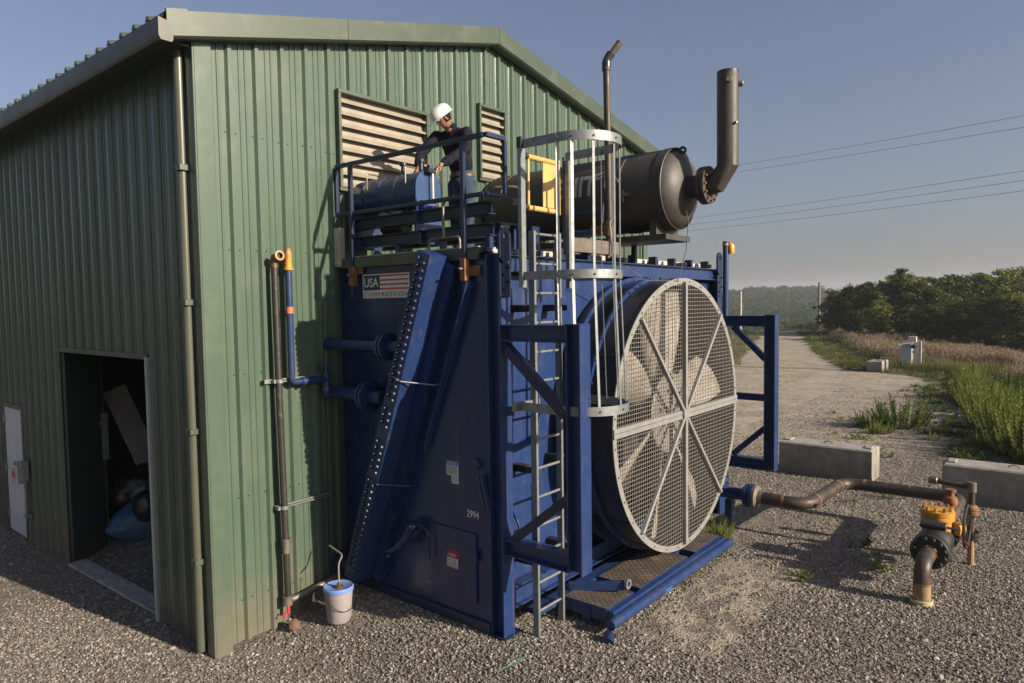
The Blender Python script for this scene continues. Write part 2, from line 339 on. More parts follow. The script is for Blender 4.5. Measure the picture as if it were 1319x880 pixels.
gx = axis_pts(-1500, -6, 34, 1900, .16, 90); gy = axis_pts(-1500, -10, 10, 1900, .16, 100)
X, Y = np.meshgrid(gx, gy, indexing='ij'); Z = height(X, Y)
me = bpy.data.meshes.new('ground'); nx, ny = X.shape
vs = np.stack([X.ravel(), Y.ravel(), Z.ravel()], 1)
ii = np.arange(nx*ny).reshape(nx, ny); fs = np.stack([ii[:-1, :-1], ii[1:, :-1], ii[1:, 1:], ii[:-1, 1:]], -1).reshape(-1, 4)
me.vertices.add(len(vs)); me.vertices.foreach_set('co', vs.ravel()); me.loops.add(fs.size); me.loops.foreach_set('vertex_index', fs.ravel())
me.polygons.add(len(fs)); me.polygons.foreach_set('loop_start', np.arange(0, fs.size, 4)); me.update(calc_edges=True)
me.polygons.foreach_set('use_smooth', [True]*len(fs))
xf, yf = X.ravel(), Y.ravel()
grm = (in_poly(xf+noise2(xf, yf, 2.0, 11)*.25, yf+noise2(xf, yf, 2.3, 12)*.25, GRASS_R) | in_poly(xf, yf, GRASS_L)).astype(np.float32)
far = sstep(70, 80, (xf-CP.x)*FWD[0]+(yf-CP.y)*FWD[1]); grm = np.maximum(grm, far); grm = np.maximum(grm, sstep(-30, -60, xf)); grm = np.maximum(grm, sstep(-25, -50, yf)); grm = np.maximum(grm, sstep(28, 40, np.where(xf < 30, yf, 0)))
# worn lane: a curve through the yard
lane = np.array([(62, 15.), (46, 10.5), (36, 6.5), (30, 3.6), (22, .8), (14, -1.0)]); dmin = np.full(xf.shape, 1e9)
for a, b in zip(lane[:-1], lane[1:]):
    ab = b-a; t = np.clip(((xf-a[0])*ab[0]+(yf-a[1])*ab[1])/(ab@ab), 0, 1); dmin = np.minimum(dmin, np.hypot(xf-a[0]-t*ab[0], yf-a[1]-t*ab[1]))
lan = np.clip((1-sstep(1.5, 4.5, dmin+noise2(xf, yf, .9, 21)*.6-sstep(14, 24, xf)*4.5))+.35*(1-sstep(.2, .7, np.abs(dmin-5.2+noise2(xf, yf, .3, 22)))), 0, 1)
pad = (1-sstep(.25, .75, np.abs(yf+3.85+noise2(xf, yf, 2.5, 31)*.15)))*sstep(2, 3, xf)*(1-sstep(4.6, 5.4, xf))
for nm, arr in (('grass', grm), ('lane', lan), ('pad', pad)):
    a = me.attributes.new(nm, 'FLOAT', 'POINT'); a.data.foreach_set('value', arr.astype(np.float32))
def ground_mat():
    m = bpy.data.materials.new('gravel_ground'); m.use_nodes = True; N = m.node_tree.nodes; L = m.node_tree.links; b = N['Principled BSDF']
    g = N.new('ShaderNodeNewGeometry'); pos = g.outputs['Position']
    def vor(s, feat='F1'):
        v = N.new('ShaderNodeTexVoronoi'); v.inputs['Scale'].default_value = s; v.feature = feat; L.new(pos, v.inputs['Vector']); return v
    def noi(s, d=5):
        n = N.new('ShaderNodeTexNoise'); n.inputs['Scale'].default_value = s; n.inputs['Detail'].default_value = d; L.new(pos, n.inputs[0]); return n
    def ramp(src, st):
        c = N.new('ShaderNodeValToRGB'); e = c.color_ramp.elements
        e[0].position, e[0].color = st[0][0], (*st[0][1], 1); e[1].position, e[1].color = st[-1][0], (*st[-1][1], 1)
        for p, q in st[1:-1]: k = e.new(p); k.color = (*q, 1)
        L.new(src, c.inputs[0]); return c.outputs[0]
    def mix(f, a, bb, mode='MIX'):
        x = N.new('ShaderNodeMix'); x.data_type = 'RGBA'; x.blend_type = mode
        for k, s in ((0, f), (6, a), (7, bb)):
            if isinstance(s, (int, float)): x.inputs[k].default_value = s
            elif isinstance(s, tuple): x.inputs[k].default_value = (*s, 1)
            else: L.new(s, x.inputs[k])
        return x.outputs[2]
    def attr(n): a = N.new('ShaderNodeAttribute'); a.attribute_name = n; return a.outputs['Fac']
    v1 = vor(38); v2 = vor(15); sep = N.new('ShaderNodeSeparateColor'); L.new(v1.outputs['Color'], sep.inputs[0]); sep2 = N.new('ShaderNodeSeparateColor'); L.new(v2.outputs['Color'], sep2.inputs[0])
    stones = ramp(sep.outputs[0], [(0, (.06, .052, .044)), (.3, (.13, .113, .094)), (.6, (.19, .163, .133)), (.8, (.17, .125, .09)), (.93, (.27, .24, .20)), (1, (.34, .32, .28))])
    st2 = ramp(sep2.outputs[0], [(0, (.09, .08, .067)), (.5, (.15, .13, .11)), (1, (.22, .195, .16))])
    base = mix(.35, stones, st2)
    base = mix(ramp(noi(.5).outputs[0], [(.35, (0, 0, 0)), (.7, (.5, .5, .5))]), base, (.19, .165, .135))
    fine = ramp(noi(60, 8).outputs[0], [(.3, (.6, .6, .6)), (.7, (1.25, 1.25, 1.25))])
    base = mix(.6, base, fine, 'MULTIPLY')
    dirt = ramp(noi(1.2, 8).outputs[0], [(.3, (.22, .19, .148)), (.55, (.30, .258, .20)), (.75, (.36, .31, .245))])
    ln = N.new('ShaderNodeMath'); ln.operation = 'MULTIPLY'; L.new(attr('lane'), ln.inputs[0]); L.new(ramp(noi(3, 8).outputs[0], [(.3, (.65, .65, .65)), (.6, (1, 1, 1))]), ln.inputs[1])
    base = mix(ln.outputs[0], base, dirt)
    pd = N.new('ShaderNodeMath'); pd.operation = 'MULTIPLY'; L.new(attr('pad'), pd.inputs[0]); L.new(ramp(noi(5, 8).outputs[0], [(.42, (0, 0, 0)), (.55, (1, 1, 1))]), pd.inputs[1])
    base = mix(pd.outputs[0], base, (.30, .255, .195))
    soil = ramp(noi(2, 6).outputs[0], [(.3, (.04, .05, .02)), (.7, (.12, .11, .05))])
    base = mix(attr('grass'), base, soil)
    L.new(base, b.inputs['Base Color']); b.inputs['Roughness'].default_value = .9; b.inputs['Specular IOR Level'].default_value = .25
    # relief
    sub = N.new('ShaderNodeMath'); sub.operation = 'MULTIPLY'; sub.inputs[1].default_value = -1; L.new(v1.outputs['Distance'], sub.inputs[0])
    ad = N.new('ShaderNodeMath'); ad.operation = 'MULTIPLY_ADD'; ad.inputs[1].default_value = .45; L.new(sep.outputs[1], ad.inputs[0]); L.new(sub.outputs[0], ad.inputs[2])
    flat = N.new('ShaderNodeMath'); flat.operation = 'MULTIPLY_ADD'; flat.inputs[1].default_value = -.8; flat.inputs[2].default_value = 1; L.new(ln.outputs[0], flat.inputs[0])
    fm = N.new('ShaderNodeMath'); fm.operation = 'MULTIPLY'; L.new(ad.outputs[0], fm.inputs[0]); L.new(flat.outputs[0], fm.inputs[1])
    bp = N.new('ShaderNodeBump'); bp.inputs['Distance'].default_value = .010; bp.inputs['Strength'].default_value = .9; L.new(fm.outputs[0], bp.inputs['Height'])
    b2 = N.new('ShaderNodeBump'); b2.inputs['Distance'].default_value = .06; b2.inputs['Strength'].default_value = .6; L.new(noi(5, 8).outputs[0], b2.inputs['Height']); L.new(bp.outputs[0], b2.inputs['Normal'])
    L.new(b2.outputs[0], b.inputs['Normal']); return m
GROUND_M = ground_mat(); me.materials.append(GROUND_M)
ground = bpy.data.objects.new('ground', me); COL.objects.link(ground); tag(ground, 'grey brown gravel yard with a worn dirt lane and grassy verges', kind='structure')

# ---------------------------------------------------------------- instancing for uncountable stuff
def scatter(name, pts, protos, smin, smax, label, tilt=.15, seed=1, rot_free=False):
    """points mesh + geometry nodes instancing of the prototype meshes held inside the modifier"""
    pts = np.asarray(pts, float); n = len(pts); g = np.random.default_rng(seed)
    me = bpy.data.meshes.new(name); me.vertices.add(n); me.vertices.foreach_set('co', pts.ravel())
    a = me.attributes.new('sc', 'FLOAT', 'POINT'); a.data.foreach_set('value', g.uniform(smin, smax, n).astype(np.float32))
    rot = np.stack([g.normal(0, tilt, n), g.normal(0, tilt, n), g.uniform(0, 2*PI, n)], 1)
    if rot_free: rot = g.uniform(0, 2*PI, (n, 3))
    a = me.attributes.new('rt', 'FLOAT_VECTOR', 'POINT'); a.data.foreach_set('vector', rot.astype(np.float32).ravel())
    a = me.attributes.new('pk', 'INT', 'POINT'); a.data.foreach_set('value', g.integers(0, len(protos), n).astype(np.int32))
    o = bpy.data.objects.new(name, me); COL.objects.link(o); tag(o, label, kind='stuff')
    ng = bpy.data.node_groups.new(name, 'GeometryNodeTree'); ng.interface.new_socket('Geometry', in_out='INPUT', socket_type='NodeSocketGeometry'); ng.interface.new_socket('Geometry', in_out='OUTPUT', socket_type='NodeSocketGeometry')
    N = ng.nodes; L = ng.links; gi = N.new('NodeGroupInput'); go = N.new('NodeGroupOutput')
    gti = N.new('GeometryNodeGeometryToInstance')
    for pm in reversed(protos):
        oi = N.new('GeometryNodeObjectInfo'); oi.inputs['Object'].default_value = pm; oi.inputs['As Instance'].default_value = False
        L.new(oi.outputs['Geometry'], gti.inputs[0])
    mp = N.new('GeometryNodeMeshToPoints'); L.new(gi.outputs[0], mp.inputs[0])
    ip = N.new('GeometryNodeInstanceOnPoints'); L.new(mp.outputs[0], ip.inputs['Points']); L.new(gti.outputs[0], ip.inputs['Instance']); ip.inputs['Pick Instance'].default_value = True
    def at(nm, t):
        x = N.new('GeometryNodeInputNamedAttribute'); x.data_type = t; x.inputs[0].default_value = nm; return x.outputs[0]
    L.new(at('pk', 'INT'), ip.inputs['Instance Index']); L.new(at('sc', 'FLOAT'), ip.inputs['Scale'])
    e2r = N.new('FunctionNodeEulerToRotation'); L.new(at('rt', 'FLOAT_VECTOR'), e2r.inputs[0]); L.new(e2r.outputs[0], ip.inputs['Rotation'])
    L.new(ip.outputs[0], go.inputs[0]); md = o.modifiers.new('scatter', 'NODES'); md.node_group = ng; return o
HID = bpy.data.collections.new('prototypes')      # never linked to the scene: only read by the scatter modifiers
def proto(name, me, m): me.materials.append(m); o = bpy.data.objects.new(name, me); HID.objects.link(o); return o

# stones
STONEM = bpy.data.materials.new('stone'); STONEM.use_nodes = True
N = STONEM.node_tree.nodes; L = STONEM.node_tree.links; oi = N.new('ShaderNodeObjectInfo'); cr = N.new('ShaderNodeValToRGB'); e = cr.color_ramp.elements
e[0].color = (.055, .047, .040, 1); e[1].color = (.36, .335, .30, 1)
for p, q in ((.3, (.115, .105, .094)), (.55, (.175, .158, .138)), (.72, (.17, .125, .095)), (.85, (.25, .23, .20))): k = e.new(p); k.color = (*q, 1)
L.new(oi.outputs['Random'], cr.inputs[0]); L.new(cr.outputs[0], N['Principled BSDF'].inputs[0]); N['Principled BSDF'].inputs['Roughness'].default_value = .85; N['Principled BSDF'].inputs['Specular IOR Level'].default_value = .3
def stone(seed):
    g = random.Random(seed); b = bmesh.new(); bmesh.ops.create_icosphere(b, subdivisions=1, radius=1)
    sx, sy, sz = g.uniform(.8, 1.3), g.uniform(.6, 1), g.uniform(.45, .75)
    for v in b.verts: k = g.uniform(.72, 1.15); v.co = Vector((v.co.x*sx*k, v.co.y*sy*k, v.co.z*sz*k))
    me = bpy.data.meshes.new('stone'); b.to_mesh(me); b.free(); return me
stones = [proto('stone', stone(i), STONEM) for i in range(7)]
def gravel_pts(n, x0, x1, y0, y1, fall):
    p = np.stack([rng.uniform(x0, x1, n), rng.uniform(y0, y1, n)], 1)
    d = np.hypot(p[:, 0]-CP.x, p[:, 1]-CP.y); k = rng.uniform(0, 1, n) < np.clip((fall/d)**2, 0, 1)
    k &= ~in_poly(p[:, 0], p[:, 1], GRASS_R); k &= rng.uniform(0, 1, n) < .72+.45*noise2(p[:, 0], p[:, 1], 1.1, 71)+.2*noise2(p[:, 0], p[:, 1], 5, 72)
    k &= ~((p[:, 0] > .02) & (p[:, 1] > .0))
    c = 1-sstep(.2, .7, np.abs(p[:, 1]+3.85))*1.0; k &= ~((c > .5) & (p[:, 0] > 2.5) & (p[:, 0] < 5) & (rng.uniform(0, 1, n) < .8))
    p = p[k]; return np.concatenate([p, (height(p[:, 0], p[:, 1])+rng.uniform(-.004, .006, len(p)))[:, None]], 1)
scatter('gravel', gravel_pts(1200000, -4.5, 24, -8.5, 9, 9.5), stones, .007, .019, 'loose crushed gravel spread over the yard', .5, 3)
scatter('coarse_gravel', gravel_pts(14000, -4, 24, -8.5, 9, 8), stones, .018, .036, 'larger loose stones among the gravel', .5, 4)
ip_ = np.stack([rng.uniform(.1, 4, 5000), rng.uniform(1.0, 6, 5000), np.zeros(5000)], 1); ip_[:, 2] = height(ip_[:, 0], ip_[:, 1])
scatter('floor_gravel', ip_, stones, .012, .03, 'gravel on the floor inside the building doorway', .5, 5)

# ---------------------------------------------------------------- the green building
W = 9.06; EL, RX, RZ, ER = 6.36, 4.42, 7.50, 6.58; YB = 18.0
bld = thing('metal_building', (0, 0, 0), 'green ribbed metal building with gable end, gutter and open doorway', 'building')
def gtop(x): return EL+(RZ-EL)*x/RX if x < RX else RZ+(ER-RZ)*(x-RX)/(W-RX)
MOD = .305
PROF = [(-.042, 0), (-.020, .038), (.020, .038), (.042, 0), (.105, 0), (.113, .009), (.127, .009), (.135, 0), (.172, 0), (.180, .009), (.194, .009), (.202, 0)]
def prof_at(u, ph):
    q = ((u-ph+.042) % MOD)-.042; P = PROF+[(MOD-.042, 0)]
    for (a, ha), (b, hb) in zip(P[:-1], P[1:]):
        if a <= q <= b: return ha+(hb-ha)*(q-a)/(b-a)
    return 0
def siding(length, ph, ztop, zbot, holes, place, m, parent, inv=1.0, xs=None, nmod=3, zj=None):
    edges = []; u = ph+.02; 
    while u > 0: u -= MOD*nmod
    while u < length: edges.append(u); u += MOD*nmod
    edges.append(length); edges[0] = 0
    for a, b in zip(edges[:-1], edges[1:]):
        if b-a < .01: continue
        us = {a, b}
        k = math.floor((a-ph)/MOD)-1
        while ph+k*MOD < b+MOD:
            for q, _ in PROF:
                t = ph+k*MOD+q
                if a < t < b: us.add(t)
            k += 1
        for (h0, h1, _, _) in holes:
            for h in (h0, h1):
                if a < h < b: us.add(h)
        if xs and a < xs < b: us.add(xs)
        us = sorted(us); mb = MB()
        for c, d in zip(us[:-1], us[1:]):
            if d-c < 1e-5: continue
            mid = (c+d)/2; iv = [(zbot(mid), None)]
            hs = sorted([(z0, z1) for (h0, h1, z0, z1) in holes if h0 < mid < h1]); segs = []; z = None
            lo = lambda t: zbot(t)
            cur = lo; 
            for z0, z1 in hs:
                if z0 > zbot(mid): segs.append((cur, (lambda t, z0=z0: z0)))
                cur = (lambda t, z1=z1: z1)
            segs.append((cur, ztop))
            for f0, f1 in segs:
                hc = prof_at(c+1e-6, ph)*inv; hd = prof_at(d-1e-6, ph)*inv
                mb.add([place(c, hc, f0(c)), place(d, hd, f0(d)), place(d, hd, f1(d)), place(c, hc, f1(c))], [(0, 1, 2, 3)])
        mb.build('wall_panel', m, parent, smooth=False, fix=False)
GH = [(1.68, 3.07, 4.99, 6.11), (4.14, 4.68, 5.42, 6.46)]
siding(W, .335, gtop, lambda u: .06, GH, lambda u, h, z: (u, -h, z), GREEN, bld, xs=RX)
SH = [(1.332, 4.176, -1, 3.056), (5.80, 6.78, -1, 2.08)]
siding(YB, .30, lambda u: EL-.02, lambda u: -.03 if u < 20 else 0, SH, lambda u, h, z: (-h, u, z), GREEN, bld, inv=1.1)
# far walls, closed so the inside is dark
mb = MB(); mb.bx(W-.03, W, .03, YB, 0, ER-.05); mb.build('far_side_wall', GREEN, bld)
mb = MB(); mb.add([(0, YB, 0), (W, YB, 0), (W, YB, ER-.06), (RX, YB, RZ-.05), (0, YB, EL-.03)], [(0, 1, 2, 3, 4)]); mb.build('rear_wall', GREEN, bld)
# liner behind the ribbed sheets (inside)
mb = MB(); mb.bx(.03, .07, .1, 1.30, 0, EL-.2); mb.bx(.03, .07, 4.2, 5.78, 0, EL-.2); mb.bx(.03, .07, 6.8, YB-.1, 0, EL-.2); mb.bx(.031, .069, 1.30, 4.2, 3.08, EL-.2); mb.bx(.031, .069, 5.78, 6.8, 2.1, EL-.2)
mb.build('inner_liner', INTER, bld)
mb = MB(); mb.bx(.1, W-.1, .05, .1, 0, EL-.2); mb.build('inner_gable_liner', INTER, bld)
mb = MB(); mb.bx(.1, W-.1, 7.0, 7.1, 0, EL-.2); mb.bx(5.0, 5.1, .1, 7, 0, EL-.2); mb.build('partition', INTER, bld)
# screws
sm = MB()
for z in (.5, 1.6, 2.9, 4.2, 5.4):
    for k in range(0, 29):
        for du in (-.055, .06):
            u = .335+k*MOD+du
            if u < .16 or u > W-.1 or any(a-.05 < u < b+.05 and c-.05 < z < d+.05 for a, b, c, d in GH) or (u > 1.6 and z < 4.3): continue
            sm.cyl((u, -.001, z+.03*math.sin(k*3)), (u, -.010, z+.03*math.sin(k*3)), .0075, 6)
    for k in range(0, 50):
        u = .30+k*MOD+.06
        if any(a-.1 < u < b+.1 and c < z < d+.05 for a, b, c, d in SH): continue
        sm.cyl((-.001, u, z), (-.010, u, z), .009, 6)
tag(sm.build('screw', BLACK, bld), kind='stuff')
# corner trim, base trim, rake trim
mb = MB(); mb.bx(-.045, .13, -.055, -.035, 0.0, EL-.03, .003); mb.bx(-.062, -.042, -.050, .10, 0.0, EL-.03, .003); mb.build('corner_trim', GREEN, bld)
mb = MB(); mb.bx(W-.13, W+.045, -.055, -.035, .02, ER-.04, .003); mb.build('corner_trim', GREEN, bld)
mb = MB(); mb.bx(-.044, .0, .10, .24, 0.0, EL-.03, .003); mb.build('side_corner_trim', DKTRIM, bld)
def rake(x0, z0, x1, z1):
    m = MB(); m.add([(x0, -.20, z0-.18), (x1, -.20, z1-.18), (x1, -.20, z1+.05), (x0, -.20, z0+.05), (x0, .15, z0+.05), (x1, .15, z1+.05), (x0, -.17, z0-.20), (x1, -.17, z1-.20), (x0, -.05, z0-.20), (x1, -.05, z1-.20)],
      [(0, 1, 2, 3), (3, 2, 5, 4), (0, 6, 7, 1), (6, 8, 9, 7)]); return m
sL = (RZ-EL)/RX; sR = (ER-RZ)/(W-RX)
xs_ = [-.36, 1.72, RX]; RK = .05
for a, b in zip(xs_[:-1], xs_[1:]): rake(a, EL+sL*a+RK, b-.006, EL+sL*b+RK).build('rake_trim', GTRIM, bld, smooth=False)
rake(RX, RZ+RK, W+.3, ER+sR*.3+RK).build('rake_trim', GTRIM, bld, smooth=False)
mb = MB(); mb.prism([(-.36, EL+sL*-.36-.18+RK), (-.36, EL+sL*-.36+.07+RK), (-.16, EL-sL*.16+.07+RK), (-.16, EL-.12)], (0, -.198, 0), (1, 0, 0), (0, 0, 1), -.03); mb.build('rake_end_cap', GTRIM, bld)
# roof sheets with ribs
mb = MB(); mb.add([(-.38, -.19, EL-.38*sL+.085), (RX, -.19, RZ+.085), (RX, YB+.2, RZ+.085), (-.38, YB+.2, EL-.38*sL+.085), (-.38, -.19, EL-.38*sL+.045), (RX, -.19, RZ+.045), (RX, YB+.2, RZ+.045), (-.38, YB+.2, EL-.38*sL+.045)],
                 [(0, 1, 2, 3), (4, 7, 6, 5), (0, 3, 7, 4), (1, 5, 6, 2)])
mb.add([(W+.35, -.19, ER+.35*sR+.085), (RX, -.19, RZ+.085), (RX, YB+.2, RZ+.085), (W+.35, YB+.2, ER+.35*sR+.085), (W+.35, -.19, ER+.35*sR+.045), (RX, -.19, RZ+.045), (RX, YB+.2, RZ+.045), (W+.35, YB+.2, ER+.35*sR+.045)], [(0, 3, 2, 1), (4, 5, 6, 7), (0, 4, 7, 3)])
roof = mb.build('roof', GTRIM, bld, smooth=False)
rib = MB(); L_ = RX+.4
rib.add([(-.40, a, EL-.40*sL+.081+b) for a, b in ((-.045, 0), (-.02, .045), (.02, .045), (.045, 0))]+[(RX, a, RZ+.081+b) for a, b in ((-.045, 0), (-.02, .045), (.02, .045), (.045, 0))], [(0, 1, 2, 3), (4, 7, 6, 5), (0, 4, 5, 1), (1, 5, 6, 2), (2, 6, 7, 3)])
rm = mesh_of(rib, 20)
for k in range(56): piece('roof_rib', rm, GTRIM, roof, (0, .12+k*MOD, 0))
# gutter / eave fascia and dark soffit closure
mb = MB(); z = EL-.38*sL-.10
mb.prism([(0, .13), (0, -.04), (.02, -.075), (.12, -.075), (.135, -.05), (.135, .10)], (-.44, YB+.1, z), (1, 0, 0), (0, 0, 1), YB+.3); mb.build('gutter', FASCIA, bld)
mb = MB(); mb.bx(-.31, -.045, -.02, YB, EL-.21, EL-.19); mb.build('soffit', DKTRIM, bld)
mb = MB(); mb.bx(-.34, -.05, -.12, .22, EL-.15, EL-.12); mb.build('eave_box', GTRIM, bld)
# downpipe
mb = MB(); mb.tube([(-.10, .16, EL-.20), (-.10, .16, .05)], .048, 14)
dp = mb.build('downpipe', mat('downpipe_paint', (.075, .080, .058), (.062, .068, .048), .35), bld)
for z in (5.0, 3.66, 2.35, 1.0):
    mb = MB(); mb.bx(-.16, -.04, .085, .195, z-.03, z+.03, .004); mb.bx(-.05, -.035, .04, .10, z-.022, z+.022); mb.build('strap', GTRIM, dp)
# louvres
def louver(x0, x1, z0, z1, n):
    fr = MB(); t = .045
    fr.bx(x0-.03, x1+.03, -.075, .02, z1-.012, z1+.03, .003); fr.bx(x0-.03, x1+.03, -.06, .02, z0-.03, z0+.012, .003)
    fr.bx(x0-.03, x0+.010, -.072, .02, z0+.012, z1-.012, .003); fr.bx(x1-.010, x1+.03, -.072, .02, z0+.012, z1-.012, .003)
    f = fr.build('louver_frame', GTRIM, bld)
    mb = MB(); mb.bx(x0-.02, x1+.02, .14, .16, z0-.02, z1+.02); mb.bx(x0-.02, x0, .02, .14, z0, z1); mb.bx(x1, x1+.02, .02, .14, z0, z1); mb.build('louver_box', BEIGEMETAL, f)
    p = (z1-z0)/n; s = MB()
    s.prism([(.0, 0), (.028, -.006), (.032, .020), (.020, .024), (-.012, .032), (-.034, .056), (-.046, .100), (-.052, .165), (-.060, .165), (-.054, .095), (-.042, .050), (-.014, .022)], (x0+.012, -.02, 0), (0, -1, 0), (0, 0, 1), -(x1-x0-.024))
    sm_ = mesh_of(s, 25)
    for k in range(n): piece('louver_slat', sm_, BEIGEMETAL, f, (0, 0, z0+.03+k*p))
louver(1.68, 3.07, 4.99, 6.11, 8); louver(4.14, 4.68, 5.42, 6.46, 8)
# opening trims and the ajar leaf
mb = MB(); mb.bx(-.05, -.037, 1.29, 4.21, 3.056, 3.09, .003); mb.bx(-.05, .04, 1.335, 4.17, 3.03, 3.055, .003); mb.build('doorway_header_trim', GTRIM, bld)
mb = MB(); mb.bx(-.055, .05, 1.30, 1.345, 0, 3.055, .003); mb.build('doorway_jamb_trim', mat('pale_trim', (.33, .38, .34), (.28, .33, .30), .4), bld)
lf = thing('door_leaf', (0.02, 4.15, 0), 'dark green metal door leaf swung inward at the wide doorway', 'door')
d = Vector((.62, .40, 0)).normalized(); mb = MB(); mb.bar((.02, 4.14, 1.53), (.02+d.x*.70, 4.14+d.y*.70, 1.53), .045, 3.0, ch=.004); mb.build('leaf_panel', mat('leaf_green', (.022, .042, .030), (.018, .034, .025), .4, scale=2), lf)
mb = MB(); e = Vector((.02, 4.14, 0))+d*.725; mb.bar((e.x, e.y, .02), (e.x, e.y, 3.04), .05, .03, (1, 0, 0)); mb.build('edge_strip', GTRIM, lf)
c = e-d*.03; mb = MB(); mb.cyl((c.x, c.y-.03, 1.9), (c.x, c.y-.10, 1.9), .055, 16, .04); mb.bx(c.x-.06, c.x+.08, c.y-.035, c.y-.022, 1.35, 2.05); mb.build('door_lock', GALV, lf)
# white personnel door
wd = thing('white_door', (0, 6.3, 0), 'narrow white metal door with a lock box on the shaded side wall', 'door')
mb = MB(); mb.bx(-.035, .01, 5.88, 6.74, .03, 2.05, .004); mb.build('door_panel', WHITED, wd)
mb = MB(); mb.bx(-.05, .03, 5.80, 5.875, 0, 2.12, .003); mb.bx(-.05, .03, 6.745, 6.79, 0, 2.12, .003); mb.bx(-.0501, .03, 5.80, 6.79, 2.055, 2.121, .003); mb.build('door_frame', GTRIM, wd)
for z in (.3, 1.05, 1.85):
    mb = MB(); mb.bx(-.06, -.03, 6.70, 6.77, z-.06, z+.06, .004); mb.build('hinge', GALV, wd)
mb = MB(); mb.bx(-.16, -.045, 5.80, 6.06, .93, 1.20, .01); lb = mb.build('lock_box', mat('lock_steel', (.55, .53, .50), (.42, .40, .38), .35, .6, dirt=(.25, .18, .12), dscale=9), wd)
mb = MB(); mb.bx(-.165, -.161, 5.88, 6.01, 1.03, 1.11); mb.build('red_label', REDS, lb)
mb = MB(); mb.tube(bend([(-.12, 6.02, 1.20), (-.12, 6.02, 1.26), (-.12, 5.86, 1.26), (-.12, 5.86, 1.2)], .03), .012, 8); mb.build('shackle', GALV, lb)
mb = MB(); mb.bx(-.14, -.04, 5.62, 5.76, .98, 1.30, .01); mb.tube([(-.09, 5.66, 1.0), (-.09, 5.66, .45)], .02, 10); mb.bx(-.12, -.04, 5.58, 5.72, .42, .48, .008); mb.build('latch_bar', GALV, wd)
# things inside the doorway
t = thing('leaning_panel', (1.9, 5.2, 0), 'grey white slotted panel leaning inside the dark doorway', 'panel')
mb = MB(); mb.bar((1.55, 4.75, .62), (.98, 5.0, 2.35), .40, .03, (.3, -1, 0), .004); mb.build('board', PANELW, t)
CX_, CY_ = .5, 2.35
t = thing('hanging_cord', (CX_, CY_, 2.0), 'thin pale cord hanging down inside the doorway', 'cord')
mb = MB(); mb.tube([(CX_, CY_, 4.5), (CX_, CY_+.01, 3.0), (CX_+.005, CY_, 2.3), (CX_+.02, CY_+.01, 2.0), (CX_+.05, CY_, 1.85)], .010, 6); mb.build('cord_strand', ROPE, t)
def sack(name, c, s, m, seed, parent=None):
    g = random.Random(seed); b = bmesh.new(); bmesh.ops.create_icosphere(b, subdivisions=4, radius=1)
    import mathutils.noise as mn
    for v in b.verts:
        p = v.co.copy(); k = abs(p.x)**2.5; q = Vector((p.x, p.y*(1-.25*k), p.z*(1-.25*k)))
        q *= 1+.10*mn.noise(p*2.2+Vector((seed, 0, 0)))+.05*mn.noise(p*6+Vector((0, seed, 0))); v.co = Vector((q.x*s[0], q.y*s[1], max(q.z, -.75)*s[2]))+Vector(c)
    m_ = MB(); m_.add([v.co for v in b.verts], [tuple(v.index for v in f.verts) for f in b.faces]); b.free(); return m_
t = thing('blue_sack', (1.0, 4.0, .0), 'large blue grey plastic sack lying inside the doorway', 'sack')
mb = sack('s', (1.12, 4.22, .36), (.62, .34, .34), BAGB, 3); mb.build('sack_body', BAGB, t, ang=80)
mb = MB(); mb.tube(bend([(1.15, 3.92, .28), (1.20, 3.86, .33), (1.38, 3.86, .33), (1.42, 3.92, .28)], .04), .02, 8); mb.build('handle', BAGB, t)
t = thing('rolled_blue_tarp', (1.2, 3.9, .6), 'small blue roll lying on top of the large blue sack', 'tarp')
mb = MB(); mb.tube([(.9, 4.2, .66), (1.15, 4.15, .74), (1.35, 4.1, .80), (1.45, 4.08, .84), (1.55, 4.05, .88)], [.07, .10, .09, .05, .11], 12); mb.build('roll', mat('tarp_blue', (.02, .22, .42), (.02, .16, .33), .4), t)
t = thing('black_rubbish_bag', (1.3, 4.3, .5), 'crumpled black plastic sheeting heaped on the blue sack', 'bag')
mb = sack('s', (1.35, 4.75, .72), (.60, .42, .40), BAGK, 9); mb.build('bag_body', BAGK, t, ang=60)
mb = sack('s', (.98, 4.02, .62), (.18, .20, .26), BAGK, 14); mb.build('bag_fold', BAGK, t, ang=60)
t = thing('threshold_board', (0, 2.8, 0), 'weathered plank lying across the threshold of the doorway', 'board')
mb = MB(); mb.box((.09, 2.72, H1(0, 2.7)+.035), (.24, 2.72, .035), Matrix.Rotation(R(1.5), 3, 'Z'), .004); mb.build('plank', PLYW, t)
# pipes on the gable wall
BLKP = mat('black_iron_pipe', (.022, .019, .017), (.03, .026, .022), .45, dirt=(.16, .14, .12), dscale=14, dlo=.58, dhi=.72, dmax=.6, bump=.001)
pv = thing('vertical_wall_pipe', (.73, -.12, 0), 'tall dark pipe with brass elbow strapped to green gable wall', 'pipe')
mb = MB(); mb.tube([(.715, -.12, 4.02), (.725, -.12, 2.5), (.745, -.12, 1.05)], .036, 14); mb.build('pipe_upper', BLKP, pv)
mb = MB(); mb.cyl((.745, -.12, .98), (.745, -.12, 1.06), .05, 14); mb.cyl((.745, -.12, .90), (.745, -.12, .98), .042, 14); mb.build('coupling', STEELP, pv)
mb = MB(); mb.tube([(.745, -.12, .9), (.75, -.12, .42)], .036, 14); mb.build('pipe_lower', BLKP, pv)
mb = MB(); mb.tube(bend([(.715, -.12, 4.02), (.715, -.12, 4.14), (.725, -.19, 4.145)], .05), .042, 14); mb.lathe([(.034, 0), (.034, .035), (.054, .035), (.054, -.02), (.042, -.02)], (.725, -.19, 4.145), (-.12, -1, .1), 16); mb.build('elbow_outlet', BRASS, pv)
